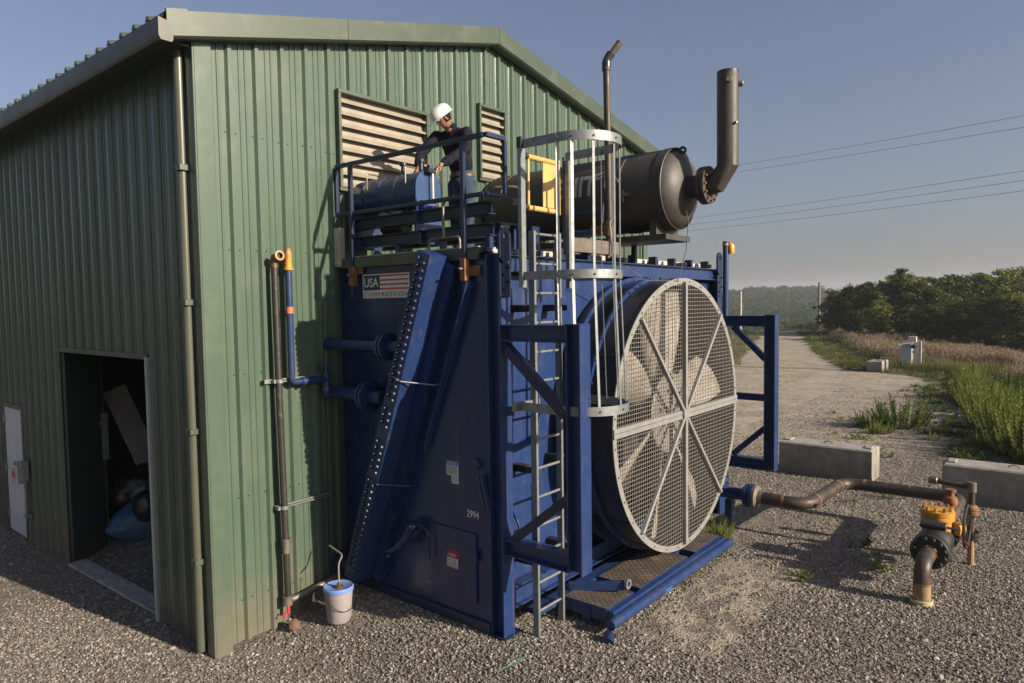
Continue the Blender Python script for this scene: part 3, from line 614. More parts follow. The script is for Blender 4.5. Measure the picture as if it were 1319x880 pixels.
mb = MB(); mb.tube(bend([(.75, -.12, .44), (.75, -.12, .36), (.95, -.13, .37), (1.3, -.16, .44), (1.42, -.16, .46)], .06), .034, 12); mb.lathe([(0, 0), (.055, 0), (.055, .1), (0, .1)], (.745, -.12, .32), (0, 0, 1), 14); mb.build('bottom_tee', STEELP, pv)
mb = MB(); mb.tube([(.75, -.12, .33), (.75, -.12, .22)], .018, 8); mb.cyl((.72, -.12, .24), (.66, -.16, .22), .012, 8); mb.build('drain_cock', REDS, pv)
bp_ = thing('blue_wall_pipe', (.89, -.12, 2.8), 'blue vent pipe with yellow cap on green gable wall', 'pipe')
mb = MB(); mb.tube(bend([(.885, -.12, 4.0), (.885, -.12, 2.77), (1.30, -.12, 2.77)], .06), .036, 14); mb.build('blue_pipe', BLUE, bp_)
mb = MB(); mb.lathe([(.0, .20), (.02, .19), (.038, .13), (.041, .0), (.041, -.02), (.052, -.02), (.052, -.05), (.0, -.05)], (.885, -.12, 4.05), (0.02, 0, 1), 16); mb.build('yellow_cap', YELLOW, bp_)
mb = MB(); mb.cyl((.885, -.12, 3.53), (.885, -.12, 3.60), .040, 14); mb.build('orange_band', mat('orange_tape', (.60, .16, .07), (.5, .12, .05), .6), bp_)
mb = MB()
for x in (1.0, 1.13): mb.cyl((x, -.12, 2.77), (x+.05, -.12, 2.77), .050, 12, ch=.006)
mb2 = MB(); mb2.add(mb.v[len(mb.v)//2:], [tuple(i-len(mb.v)//2 for i in f) for f in mb.f[len(mb.f)//2:]]); mb.v, mb.f = mb.v[:len(mb.v)//2], mb.f[:len(mb.f)//2]; mb.build('coupling', BLUE, bp_); mb2.build('coupling', BLUE, bp_); mb = MB(); mb.cyl((1.22, -.12, 2.77), (1.33, -.12, 2.77), .042, 12); mb.cyl((1.33, -.12, 2.64), (1.33, -.12, 2.86), .0425, 12, ch=.01); mb.cyl((1.33, -.12, 2.85), (1.33, -.12, 2.95), .024, 10); mb.cyl((1.29, -.12, 2.92), (1.37, -.12, 2.92), .012, 8)
mb.tube(bend([(1.33, -.12, 2.65), (1.33, -.12, 2.58), (1.47, -.12, 2.58)], .05), .048, 12); mb.build('valve_tee', BLUE, bp_)
mb = MB(); mb.cyl((1.33, -.12, 2.655), (1.33, -.12, 2.665), .050, 12); mb.build('union_ring', GALV, bp_)
for (x0, x1, z, off) in ((.58, 1.34, 2.80, 1), (.66, 1.38, 1.41, 0)):
    t = thing('strut_channel', ((x0+x1)/2, -.05, z), 'galvanised strut across green wall behind '+('both upper pipes' if off else 'the dark pipe, low down'), 'bracket')
    mb = MB(); mb.bx(x0, x1, -.078, -.072, z-.02, z+.02); mb.bx(x0, x1, -.072, -.034, z+.015, z+.021); mb.bx(x0, x1, -.072, -.034, z-.021, z-.015); mb.build('channel', GALV, t)
    mb = MB(); mb.bx(x0+.05, x1-.02, -.0815, -.0785, z-.006, z+.006); mb.build('slot_line', BLACKS, t)
    mb = MB(); mb.lathe([(.04, -.02), (.047, -.02), (.047, .02), (.04, .02)], (.73+(.01 if not off else 0), -.12, z), (0, 0, 1), 16); mb.bx(.66, .69, -.13, -.08, z-.02, z+.02); mb.build('pipe_clamp', GALV, t)
# bucket
t = thing('lidded_bucket', (1.07, -.60, .1), 'pale dirty bucket with blue lid and tube at the wall corner', 'bucket')
bz = H1(1.07, -.6); mb = MB(); mb.lathe([(0, 0), (.125, 0), (.13, .01), (.152, .33), (.158, .335), (.158, .35), (.15, .36)], (1.07, -.60, bz), (0, 0, 1), 28); mb.build('bucket_body', BUCKETM, t)
mb = MB(); mb.lathe([(.164, .335), (.166, .37), (.155, .385), (.140, .375), (0, .375)], (1.07, -.60, bz), (0, 0, 1), 28); mb.build('bucket_lid', BUCKETL, t)
mb = MB(); mb.lathe([(0, .376), (.045, .376), (.045, .395), (.02, .40), (.018, .43), (0, .43)], (1.05, -.64, bz), (0, 0, 1), 14); mb.build('bung', BRASS, t)
mb = MB(); mb.tube([(1.07+.165*math.cos(a), -.60+.165*math.sin(a), bz+.30-.16*math.sin((a-PI*.98)/(PI)*PI)) for a in np.linspace(PI*.98, PI*1.98, 14)], .004, 6); mb.build('bail_handle', BLACK, t)
mb = MB(); mb.tube(bend([(1.05, -.64, bz+.42), (1.05, -.64, bz+.64), (1.16, -.57, bz+.69), (1.18, -.3, bz+.73)], .05), .009, 8); mb.build('drain_tube', ROPE, t)
t = tag(sack('x', (.74, -.24, .12), (.07, .06, .07), RUST, 5).build('brick_stub', mat('broken_brick', (.15, .085, .06), (.11, .065, .05), .9), None), 'small broken brick piece standing at foot of dark wall pipe', 'brick')

# ---------------------------------------------------------------- blue air cooler against the gable wall
X1, X2, F, T, G0 = 1.63, 6.95, -2.5, 4.09, .30
ac = thing('air_cooler', (4.3, -1.3, .3), 'huge navy blue air cooler with round fan guard beside green wall', 'air cooler')
def P(name, m, mb, parent=None, **k): return mb.build(name, m, parent or ac, **k)
P('side_panel', NAVY, MB().bx(X1+.02, X1+.05, F+.17, -.01, G0+.04, T, 0))
P('side_panel', NAVY, MB().bx(X2-.05, X2-.02, F+.17, -.01, G0+.1, T, 0))
P('rear_panel', DKBLUE, MB().bx(X1+.05, X2-.05, -.04, -.012, G0+.1, T))
# front plate with round hole
FC = (4.29, 2.24); FR = 1.62; FY = -3.12; py = F+.13
def holed(x0, x1, z0, z1, cx, cz, r, y0, y1, n=96):
    mb = MB(); vs = []
    for k in range(n):
        a = 2*PI*k/n; dx, dz = math.cos(a), math.sin(a)
        t = min(((x1-cx) if dx > 0 else (x0-cx))/dx if abs(dx) > 1e-6 else 1e9, ((z1-cz) if dz > 0 else (z0-cz))/dz if abs(dz) > 1e-6 else 1e9)
        vs += [(cx+dx*r, y0, cz+dz*r), (cx+dx*t, y0, cz+dz*t), (cx+dx*r, y1, cz+dz*r)]
    fs = []
    for k in range(n):
        a, b = 3*k, 3*((k+1) % n); fs += [(a, a+1, b+1, b), (a, b, b+2, a+2)]
    return mb.add(vs, fs)
P('front_panel', NAVY if False else BLUE, holed(X1+.175, X2-.175, G0+.26, T-.21, *FC, FR-.03, py, py+.1), smooth=False)
P('coil_face', COILB, MB().bx(X1+.2, X2-.2, -1.75, -1.70, G0+.1, T-.05))
P('plenum_floor', COILB, MB().bx(X1+.06, X2-.06, -1.7, py+.12, G0+.08, G0+.12))
P('plenum_roof', COILB, MB().bx(X1+.06, X2-.06, -2.2, -.05, T-.02, T+.01))
# corner posts (H section), top and base beams
for x, nm in ((X1+.085, 'l'), (X2-.085, 'r')):
    mb = MB(); hbeam(mb, (x, F+.085, G0), (x, F+.085, T), .17, .17, (0, 1, 0)); P('corner_post', BLUE, mb)
mb = MB(); hbeam(mb, (X1+.175, F+.06, T-.095), (X2-.175, F+.06, T-.095), .17, .12); P('top_beam', BLUE, mb)
mb = MB(); hbeam(mb, (X1+.175, F+.06, G0+.36), (X2-.175, F+.06, G0+.36), .22, .14); P('base_beam', BLUE, mb)
mb = MB(); hbeam(mb, (X1+.09, F+.175, T-.03), (X1+.09, -.02, T-.03), .12, .10); P('side_beam', DKBLUE, mb)
mb = MB(); mb.bx(X1-.012, X1+.018, F+.18, -.02, G0+.0, G0+.10, .003); P('sill_channel', DKBLUE, mb)
mb = MB(); mb.bx(X1-.02, X1+.25, F-.03, F+.2, G0-.02, G0+.01); P('base_plate', DKBLUE, mb)
mb = MB(); mb.bx(X1-.04, X1+.03, -2.28, -.03, T+.012, T+.055, .004); mb.bx(X1-.045, X1-.03, -2.28, -.03, T-.05, T+.053); P('top_flashing', GTRIM, mb)
mb = MB(); mb.bx(X1-.08, X1+.01, -.13, -.04, T-.03, T+.42, .004); P('wall_angle', mat('cream_trim', (.40, .38, .28), (.33, .32, .23), .5), mb)
# roof sheets of the cooler
pm = mesh_of(MB().bx(-.43, .43, -2.05, 0, 0, .06, .006))
for k in range(6): piece('roof_panel', pm, WHITEP, ac, (X1+.50+k*.875, -.12, T+.03+.0*k))
mb = MB()
for k in range(7): mb.bx(X1+.04+k*.875, X1+.085+k*.875, -2.32, -.15, T+.02, T+.075, .003)
P('roof_batten', BLUE, mb)
mb = MB()
for k in range(5): mb.bx(X1-.0+.02, X1+.05, -.35-k*.0, -.2, T, T+.1)
# front edge of the roof: battens seen from the yard
for k in range(9):
    P('roof_clip', DKBLUE, MB().bx(2.3+k*.55, 2.36+k*.55, -2.36, -2.25, T-.01, T+.115, .003))
# lifting lugs
for x in (X1+.07, X2-.15):
    pts = [(-.085, -.16), (.085, -.16)]+[(.085*math.cos(a), .12+.085*math.sin(a)) for a in np.linspace(0, PI, 12)]
    n = len(pts); mb = MB(); hole = [(.03*math.cos(a), .12+.03*math.sin(a)) for a in np.linspace(0, 2*PI, 16, endpoint=False)]
    # plate with hole: ring strips round the hole
    ring = []
    for (hx, hz) in hole:
        dx, dz = hx, hz-.12; L = math.hypot(dx, dz); dx /= L; dz /= L
        if dz >= 0: q = (dx*.085, .12+dz*.085)
        else:
            t = min(.085/abs(dx) if abs(dx) > 1e-6 else 1e9, .28/abs(dz)); q = (dx*t, .12+dz*t)
        ring.append(q)
    m = len(hole); y0, y1 = F-.028, F-.003
    vs = [(x+a, y0, T+.04+b) for a, b in hole]+[(x+a, y0, T+.04+b) for a, b in ring]+[(x+a, y1, T+.04+b) for a, b in hole]+[(x+a, y1, T+.04+b) for a, b in ring]
    fs = []
    for k in range(m):
        j = (k+1) % m; fs += [(k, j, m+j, m+k), (2*m+k, 3*m+k, 3*m+j, 2*m+j), (k, 2*m+k, 2*m+j, j), (m+k, m+j, 3*m+j, 3*m+k)]
    mb.add(vs, fs); mb.bx(x-.085, x+.085, y0+.001, y1-.001, T-.42, T-.10, .003); lg = P('lifting_lug', DKBLUE, mb, smooth=False)
    for k in range(4): P('bolt', DKBLUE, MB().cyl((x+.03*(-1)**k, F-.028, T-.14-k*.07), (x+.03*(-1)**k, F-.05, T-.14-k*.07), .014, 6), lg)
# shroud
def ring_band(r0, r1, y0, y1, n=96, c=FC): return MB().lathe([(r0, 0), (r1, 0), (r1, y1-y0), (r0, y1-y0), (r0, 0)], (c[0], y0, c[1]), (0, 1, 0), n)
sh = P('fan_shroud', SHROUD, MB().lathe([(FR-.03, 0), (FR-.004, 0), (FR-.0, py-FY+.0), (FR-.03, py-FY+.0)], (FC[0], FY, FC[1]), (0, 1, 0), 128))
for y, w_ in ((FY+.30, .03), (F-.02, .03)):
    P('shroud_band', BLUE, ring_band(FR-.001, FR+.045, y, y+w_, 128), sh)
sb = mesh_of(MB().cyl((0, 0, 0), (0, -.02, 0), .012, 6))
for k in range(40):
    a = 2*PI*k/40
    piece('bolt', sb, BLUE, sh, (FC[0]+(FR+.025)*math.cos(a), FY+.30, FC[1]+(FR+.025)*math.sin(a)))
mb = MB()
for a in (R(150), R(30), R(90), R(-40), R(220)): mb.bar((FC[0]+(FR+.003)*math.cos(a), FY+.02, FC[1]+(FR+.003)*math.sin(a)), (FC[0]+(FR+.003)*math.cos(a), F, FC[1]+(FR+.003)*math.sin(a)), .05, .006, (math.cos(a), 0, math.sin(a)))
P('seam', SHROUD, mb, sh)
# guard: rim, bars, wire mesh
gd = P('fan_guard', GUARD, MB().lathe([(FR-.055, -.012), (FR+.016, -.012), (FR+.016, 0.0), (FR-.055, 0.0), (FR-.055, -.012)], (FC[0], FY, FC[1]), (0, 1, 0), 128))
gb_ = mesh_of(MB().cyl((0, 0, 0), (0, -.014, 0), .010, 6))
for k in range(32):
    a = 2*PI*(k+.5)/32
    piece('bolt', gb_, GUARD, gd, (FC[0]+(FR-.018)*math.cos(a), FY-.012, FC[1]+(FR-.018)*math.sin(a)))
def gbar(a, r0, r1, wd, th, nm='guard_bar'):
    c, s_ = math.cos(a), math.sin(a); mb = MB()
    mb.bar((FC[0]+c*r0, FY-.03, FC[1]+s_*r0), (FC[0]+c*r1, FY-.03, FC[1]+s_*r1), th, wd, (-s_, 0, c), .003)
    P(nm, GUARD, mb, gd)
gbar(R(90), .05, FR-.03, .05, .05); gbar(R(-90), .05, FR-.03, .06, .05)
for a in (48, 132, -48, -132): gbar(R(a), .05, FR-.03, .038, .045)
mb = MB(); mb.bx(FC[0]-FR-.015, FC[0]+FR+.015, FY-.03, FY-.013, FC[1]-.052, FC[1]-.002, .003); mb.bx(FC[0]-FR-.015, FC[0]+FR+.015, FY-.028, FY-.011, FC[1]+.002, FC[1]+.052, .003); P('guard_bar', GUARD, mb, gd)
mb = MB(); mb.cyl((FC[0], FY-.055, FC[1]), (FC[0], FY-.03, FC[1]), .07, 20, ch=.004); P('center_plate', GUARD, mb, gd)
wm = MB(); p = .048; r_ = FR-.04; t_ = .0026
k = -int(r_/p)
while k*p < r_:
    o_ = k*p+.01; h = math.sqrt(max(r_*r_-o_*o_, 0))
    if h > .03:
        wm.box((FC[0]+o_, FY-.006, FC[1]), (t_*2, t_*2, 2*h)); wm.box((FC[0], FY-.002, FC[1]+o_), (2*h, t_*2, t_*2))
    k += 1
tag(P('wire_mesh', WIRE, wm, gd, smooth=False), kind='stuff')
# fan
FNY = -2.82
fan = P('fan_hub', mat('hub_plate', (.21, .20, .18), (.16, .15, .135), .55, scale=9, dirt=(.10, .08, .06), dscale=6), MB().lathe([(0, 0), (.47, 0), (.49, .015), (.49, .035), (.20, .05), (.20, .42), (0, .42)], (FC[0], FNY-.15, FC[1]), (0, 1, 0), 40))
def blade(a):
    n = 10; vs = []; L = []
    for i in range(n+1):
        t = i/n; r = .30+t*(FR-.13-.30); wd = .10+.17*math.sin(min(t*1.9, 1.4))+.03*t; tw = R(46-22*t); sk = .08*t
        for j in range(7):
            s_ = (j/6-.5)*2*wd+sk*.4; cam_ = .05*(1-(2*(j/6)-1)**2)
            x = s_*math.cos(tw); y = -s_*math.sin(tw)-cam_; L.append((x, y, r))
    for q in (0, .012):
        for x, y, r in L: vs.append((x, y+q, r))
    m = (n+1)*7; fs = []
    for i in range(n):
        for j in range(6):
            k = i*7+j; fs += [(k, k+1, k+8, k+7), (m+k, m+k+7, m+k+8, m+k+1)]
    for i in range(n): k = i*7; fs += [(k, k+7, m+k+7, m+k), (k+6, m+k+6, m+k+13, k+13)]
    for j in range(6): k = n*7+j; fs += [(k, k+1, m+k+1, m+k)]; fs += [(j, m+j, m+j+1, j+1)]
    c, s0 = math.cos(a-PI/2), math.sin(a-PI/2)
    return MB().add([(FC[0]+x*c-z*s0, FNY+y, FC[1]+x*s0+z*c) for x, y, z in vs], fs)
for a in (93, 153, 213, 262, 308, 15): P('blade', FANM, blade(R(a)), fan, ang=50)
mb = MB()
for k in range(6): a = R(k*60+30); mb.cyl((FC[0]+.3*math.cos(a+.3), FNY-.148, FC[1]+.3*math.sin(a+.3)), (FC[0]+.3*math.cos(a+.3), FNY-.18, FC[1]+.3*math.sin(a+.3)), .022, 8); mb.bar((FC[0]+.10*math.cos(a), FNY-.158, FC[1]+.10*math.sin(a)), (FC[0]+.44*math.cos(a), FNY-.158, FC[1]+.44*math.sin(a)), .02, .014, (0, 1, 0))
P('hub_bolt_ring', STEELP, mb, fan)
P('fan_shaft', BLACK, MB().cyl((FC[0], FNY+.2, FC[1]), (FC[0], -1.75, FC[1]), .05, 12))
P('fan_support', DKBLUE, MB().bx(FC[0]-.08, FC[0]+.08, -2.25, -2.1, G0+.1, T-.05))
# projecting H-section guard frames each side of the fan
def gframe(x, y1, zt, zb, mid=None, lo=None, s=.16):
    fr = MB(); hbeam(fr, (x, y1+s/2, zb), (x, y1+s/2, zt), s, .17, (0, 1, 0)); f = P('guard_frame', BLUE, fr)
    b = MB(); hbeam(b, (x, y1+s+.002, zt-.08), (x, F-.002, zt-.08), .16, .15); P('frame_beam', BLUE, b, f)
    b = MB(); hbeam(b, (x, y1+s+.002, zb+.08), (x, F-.002, zb+.08), .16, .15); P('frame_beam', BLUE, b, f)
    b = MB(); b.bx(x-.084, x+.084, y1+.0, y1+s, zt-.0, zt+.012); P('cap_plate', BLUE, b, f)
    return f
f = gframe(X1+.09, -3.42, 3.40, 1.14)
for a, b in (((X1+.09, F-.02, 3.22), (X1+.09, -3.24, 2.60)), ((X1+.09, -2.56, 1.32), (X1+.09, -3.24, 1.86))):
    m_ = MB(); m_.bar(a, b, .09, .012, (0, .5, .8)); m_.bar(a, b, .012, .08, (0, .5, .8), 0, (.04, -.04)); P('brace', DKBLUE, m_, f)
f = gframe(X2-.09, -3.37, 3.37, 1.07)
for a, b in (((X2-.09, -2.72, 3.20), (X2-.09, -3.21, 2.72)), ((X2-.09, -2.72, 1.25), (X2-.09, -3.21, 1.70))):
    m_ = MB(); m_.bar(a, b, .08, .08, (0, .5, .8)); P('brace', BLUE, m_, f)
m_ = MB(); m_.bx(X2-.13, X2-.05, -3.2, F, 2.10, 2.20); P('brace', BLUE, m_, f)
P('conduit', BLUE, MB().tube([(X2+.03, F-.04, G0+.3), (X2+.03, F-.04, T+.42)], .045, 12))
# header box with two rows of plugs, leaning across the side panel
Hx = 1.30; top = (-1.80, 4.06); bot = (-.50, .56); dz = (top[1]-bot[1]); dy = top[0]-bot[0]
ln = math.hypot(dy, dz); uy, uz = dy/ln, dz/ln; ny_, nz_ = uz, -uy       # ny_: towards +y side? width direction
def hp(s, w_, x): return (x, bot[0]+uy*s+uz*w_, bot[1]+uz*s-uy*w_)      # s along, w_ across (+ = towards the wall)
mb = MB(); wv = .092
mb.add([hp(-.05, -wv, Hx), hp(ln+.06, -wv, Hx), hp(ln+.06, wv, Hx), hp(-.05, wv, Hx), hp(-.05, -wv, X1+.02), hp(ln+.06, -wv, X1+.02), hp(ln+.06, wv, X1+.02), hp(-.05, wv, X1+.02)],
       [(0, 1, 2, 3), (4, 7, 6, 5), (0, 4, 5, 1), (1, 5, 6, 2), (2, 6, 7, 3), (3, 7, 4, 0)])
hd = P('header_box', BLUE, mb, smooth=False)
mb = MB(); mb.add([hp(-.02, -wv-.14, X1-.10), hp(ln, -wv-.14, X1-.10), hp(ln, -wv-.005, X1-.10), hp(-.02, -wv-.005, X1-.10), hp(-.02, -wv-.14, X1+.02), hp(ln, -wv-.14, X1+.02), hp(ln, -wv-.005, X1+.02), hp(-.02, -wv-.005, X1+.02)],
       [(0, 1, 2, 3), (4, 7, 6, 5), (0, 4, 5, 1), (1, 5, 6, 2), (2, 6, 7, 3), (3, 7, 4, 0)])
P('support_channel', NAVY, mb, smooth=False)
mb = MB(); mb.add([hp(1.75, -wv-.29, X1-.045), hp(ln-.10, -wv-.33, X1-.09), hp(ln-.10, -wv-.27, X1-.045), hp(1.75, -wv-.27, X1-.045), hp(1.75, -wv-.29, X1+.02), hp(ln-.10, -wv-.33, X1+.02), hp(ln-.10, -wv-.27, X1+.02), hp(1.75, -wv-.27, X1+.02)],
       [(0, 1, 2, 3), (4, 7, 6, 5), (0, 4, 5, 1), (1, 5, 6, 2), (2, 6, 7, 3), (3, 7, 4, 0)])
P('support_flange', BLUE, mb, smooth=False)
plug = mesh_of(MB().lathe([(0, -.03), (.018, -.03), (.024, -.022), (.024, -.012), (.030, -.010), (.030, 0)], (0, 0, 0), (1, 0, 0), 8))
s_ = .10; i = 0
while s_ < ln:
    if not (1.20 < s_ < 1.32 or 2.08 < s_ < 2.16 or 1.72 < s_ < 1.86):
        for w_ in (-.045, .045): piece('plug_bolt', plug, DKBLUE, hd, hp(s_+(.033 if w_ > 0 else 0), w_, Hx))
    s_ += .078
for s0 in (1.24, 2.45):
    a, b, c, d_ = hp(s0, wv+.01, Hx-.01), hp(s0, -wv-.01, Hx-.01), hp(s0+.01, -wv-.2, X1-.03), hp(s0+.05, -wv-.26, X1-.0)
    P('header_strap', GALV if s0 > 2 else DKBLUE, MB().tube([a, b, c, d_], .008, 6), hd)
# nozzles into the header
def pipe_flange(c, ax, r, m=BLUE, n=10, parent=None, th=.05, gap=.012):
    c = Vector(c); ax = Vector(ax).normalized(); mb = MB()
    mb.lathe([(0, -th-gap), (r, -th-gap), (r, -gap), (r*.55, -gap), (r*.55, gap), (r, gap), (r, th+gap), (0, th+gap)], c, ax, 28); f = P('flange', m, mb, parent)
    a = ax.orthogonal().normalized(); b = ax.cross(a)
    for k in range(n):
        t = 2*PI*k/n; q = c+(a*math.cos(t)+b*math.sin(t))*r*.8
        P('stud', m, MB().cyl(q-ax*(th+gap+.025), q+ax*(th+gap+.025), r*.085, 6), f)
    return f
def near(z, y0, y1, rp, rf, hdr=None):
    pp = P('inlet_pipe', BLUE, MB().tube([(1.46, y0, z), (1.46, y1-.25, z)], rp, 16))
    pipe_flange((1.46, y1, z), (0, 1, 0), rf, BLUE, 10, pp, .035)
near(3.16, .0, -1.05, .065, .15); near(2.60, -.0, -.72, .075, .17)
P('pipe_cap', BLUE, MB().cyl((1.46, .0, 3.16), (1.46, -.04, 3.16), .075, 14))
pp = P('outlet_nozzle', BLUE, MB().cyl((1.5, -.1, .56), (1.5, -.3, .56), .08, 14)); pipe_flange((1.5, -.12, .56), (0, 1, 0), .15, BLUE, 8, pp, .03)
# smaller side fittings
mb = MB(); mb.tube(bend([(X1+.02, -1.30, 1.22), (X1-.10, -1.30, 1.22), (X1-.12, -1.22, 1.08), (X1-.14, -1.12, .98)], .05), .05, 12); mb.lathe([(0, 0), (.06, 0), (.07, .02), (.07, .07), (0, .09)], (X1-.06, -1.28, 1.20), (-.8, .4, .2), 14)
mb.cyl((X1-.14, -1.12, .97), (X1-.18, -1.00, .90), .03, 8); mb.cyl((X1-.10, -1.02, .95), (X1-.24, -1.06, .88), .018, 8); P('drain_valve', NAVY, mb)
P('drain_hose', DKBLUE, MB().tube(bend([(X1-.08, -1.35, 1.26), (X1-.06, -1.5, 1.22), (X1-.05, -1.52, .9)], .1), .012, 8))
ad_ = P('access_door', NAVY, MB().bx(X1-.004, X1+.02, -2.14, -1.50, .55, 1.28, .004))
for z in (.62, 1.15): P('latch', GALV, MB().bx(X1-.02, X1-.003, -1.49, -1.44, z, z+.012), ad_)
P('latch', NAVY, MB().bx(X1-.03, X1-.003, -2.17, -2.13, 1.0, 1.12), ad_)
mb = MB()
for k in range(2): mb.bar((X1-.04, -2.22-k*.05, 1.90), (X1-.04, -2.30-k*.05, 1.56), .035, .02, (1, 0, 0))
P('drip_louver', BLUE, mb)
mb = MB(); mb.lathe([(0, .05), (.05, .04), (.06, 0)], (X1+.02, -2.17, 2.0), (-1, 0, 0), 12); P('knockout_cap', NAVY, mb)
# signs
def signp(name, y0, y1, z0, z1, m=WHITES): return P(name, m, MB().bx(X1+.012, X1+.018, y0, y1, z0, z1))
U_ = (0, -1, 0); VZ = (0, 0, 1); sx = X1+.012
bs = signp('brand_sign', -1.225, -.435, 3.685, 3.955)
# printed field: navy block, red stripes, two lines of lettering
P('navy_field', NAVYS, MB().bx(sx-.002, sx, -.735, -.452, 3.775, 3.943), bs)
for k in range(4): P('red_stripe', REDS, MB().bx(sx-.002, sx, -1.21, -.737, 3.925-k*.049, 3.943-k*.049), bs)
text('lettering', 'USA', .105, (sx-.002, -.468, 3.808), U_, VZ, WHITES, bs, width=.25, fat=.02)
text('lettering', 'COMPRESSION', .046, (sx-.0, -.455, 3.705), U_, VZ, BLACKS, bs, width=.75, fat=.0, spacing=1.35)
ns = signp('notice_sign', -1.90, -1.73, 1.83, 1.98); signp('notice_label', -1.90, -1.80, 1.75, 1.826)
P('blue_band', BLUES, MB().bx(sx-.002, sx, -1.898, -1.732, 1.935, 1.978), ns)
text('lettering', 'NOTICE', .027, (sx-.002, -1.75, 1.943), U_, VZ, WHITES, ns, width=.13, fat=.01)
for k in range(6): P('print_line', BLACKS, MB().bx(sx-.002, sx, -1.89+.01*(k % 2), -1.742, 1.915-k*.0135, 1.920-k*.0135), ns)
for k in range(3): P('print_line', BLACKS, MB().bx(sx-.002, sx, -1.892, -1.81, 1.810-k*.02, 1.815-k*.02), ns)
sx = X1-.010
ds = P('danger_sign', REDS, MB().bx(sx, sx+.005, -1.90, -1.73, .86, 1.04))
P('white_field', WHITES, MB().bx(sx-.002, sx, -1.892, -1.738, .868, .967), ds); P('black_field', BLACKS, MB().bx(sx-.002, sx, -1.892, -1.738, .972, 1.032), ds)
P('red_oval', REDS, MB().lathe([(0, 0), (1, 0)], (0, 0, 0), (1, 0, 0), 24) if False else MB().add([(sx-.0035, -1.815+.072*math.cos(a), 1.002+.026*math.sin(a)) for a in np.linspace(0, 2*PI, 28, endpoint=False)], [tuple(range(28))]), ds, smooth=False, fix=False)
text('lettering', 'DANGER', .022, (sx-.004, -1.765, .991), U_, VZ, WHITES, ds, width=.10, fat=.01)
text('lettering', 'LOCK OUT', .026, (sx-.002, -1.755, .933), U_, VZ, BLACKS, ds, width=.115, fat=.012)
text('lettering', 'EQUIPMENT', .026, (sx-.002, -1.750, .897), U_, VZ, BLACKS, ds, width=.13, fat=.012)
P('print_line', BLACKS, MB().bx(sx-.004, sx-.002, -1.885, -1.75, .876, .884), ds)
text('unit_number', '2994', .075, (X1+.017, -2.01, 1.435), U_, VZ, WHITES, ac, width=.165, fat=.012)
# skid at the foot of the fan
sk = P('skid_tube', BLUE, MB().tube([(2.30, -3.30, G0+.12), (5.30, -3.30, G0+.12)], .055, 16))
P('skid_edge', BLUE, MB().bx(2.42, 5.22, -3.27, -3.20, G0+.10, G0+.20, .005), sk)
text('unit_number', '2990', .055, (3.35, -3.362, G0+.09), (1, 0, 0), VZ, BLUES, sk, width=.16, fat=.01, lift=.0)
TREAD = mat('tread_plate', (.14, .115, .10), (.20, .16, .13), .4, .55, scale=5, dirt=(.24, .15, .09), dscale=5)
tp = [(2.42, 2.95, -.02), (3.08, 4.25, 0), (4.45, 5.20, 0)]
lzm = mesh_of(MB().box((0, 0, 0), (.028, .008, .005)))
for a, b, _ in tp:
    q = P('tread_plate', TREAD, MB().bx(a, b, -3.19, -2.66, G0+.20, G0+.215, .003), sk)
    m_ = MB(); j = 0; x = a+.03
    while x < b-.02:
        y = -3.17
        while y < -2.68: m_.box((x+(0 if (j % 2) else .0), y, G0+.2165), (.026, .007, .004), Matrix.Rotation(R(45 if j % 2 else -45), 3, 'Z')); y += .042; j += 1
        x += .040; j += 1
    tag(P('tread_pattern', TREAD, m_, q, smooth=False), kind='stuff')
    P('plate_edge', BLUE, MB().bx(a, b, -3.199, -3.19, G0+.10, G0+.215), q); P('plate_edge', BLUE, MB().bx(a-.01, a, -3.19, -2.66, G0+.08, G0+.215), q)
P('skid_beam', BLUE, MB().bx(2.0, 5.3, -2.655, -2.50, G0+.14, G0+.20, .004)); P('skid_beam', BLUE, MB().bx(2.40, 5.22, -3.0, -2.9, G0+.02, G0+.19, .004))
P('skid_hook', BLUE, MB().bar((2.60, -2.60, G0+.24), (2.86, -3.14, G0+.30), .05, .10, ch=.008)); P('hook_ring', GALV, MB().lathe([(.03, -.015), (.055, -.015), (.055, .015), (.03, .015), (.03, -.015)], (2.87, -3.17, G0+.32), (0, 1, 0), 16))
P('tow_pin', DKBLUE, MB().cyl((2.28, -3.30, G0+.03), (2.18, -3.34, G0-.0), .06, 14))
# diagonal ladder-side leg and bracket at the right foot of the unit
P('right_leg', BLUE, MB().bx(X2-.22, X2-.02, F-.06, F-.012, G0, G0+.9, .004))
# ---- platform beams and railing on the roof
for x, z in ((1.78, 4.55), (1.80, 4.34)):
    mb = MB(); hbeam(mb, (x, -.06, z), (x, -2.30, z), .13, .11); P('platform_beam', DKBLUE, mb)
mb = MB(); hbeam(mb, (2.25, -.06, 4.34), (2.25, -2.0, 4.34), .13, .11); P('platform_beam', DKBLUE, mb)
for y in (-.15, -.9, -1.6, -2.25): P('platform_post', BLUE, MB().bx(1.76, 1.82, y-.03, y+.03, T+.06, 4.275, .003))
P('platform_plate', BLUE, MB().bx(1.84, 2.25, -2.36, -2.04, 4.39, 4.41, .003)); P('platform_post', BLUE, MB().bx(1.86, 1.93, -2.34, -2.27, T+.06, 4.39, .003)); P('platform_post', BLUE, MB().bx(2.12, 2.18, -2.30, -2.24, T+.06, 4.39, .003))
P('walkway_plate', TREAD, MB().bx(2.32, 4.0, -1.75, -.2, 4.18, 4.20, .003))
rl = P('railing', DKBLUE, MB().bar((1.60, -.05, 5.22), (1.60, -2.36, 5.22), .045, .045, ch=.004))
P('rail_bar', DKBLUE, MB().bar((1.60, -.05, 4.66), (1.60, -2.36, 4.66), .04, .04, ch=.004), rl)
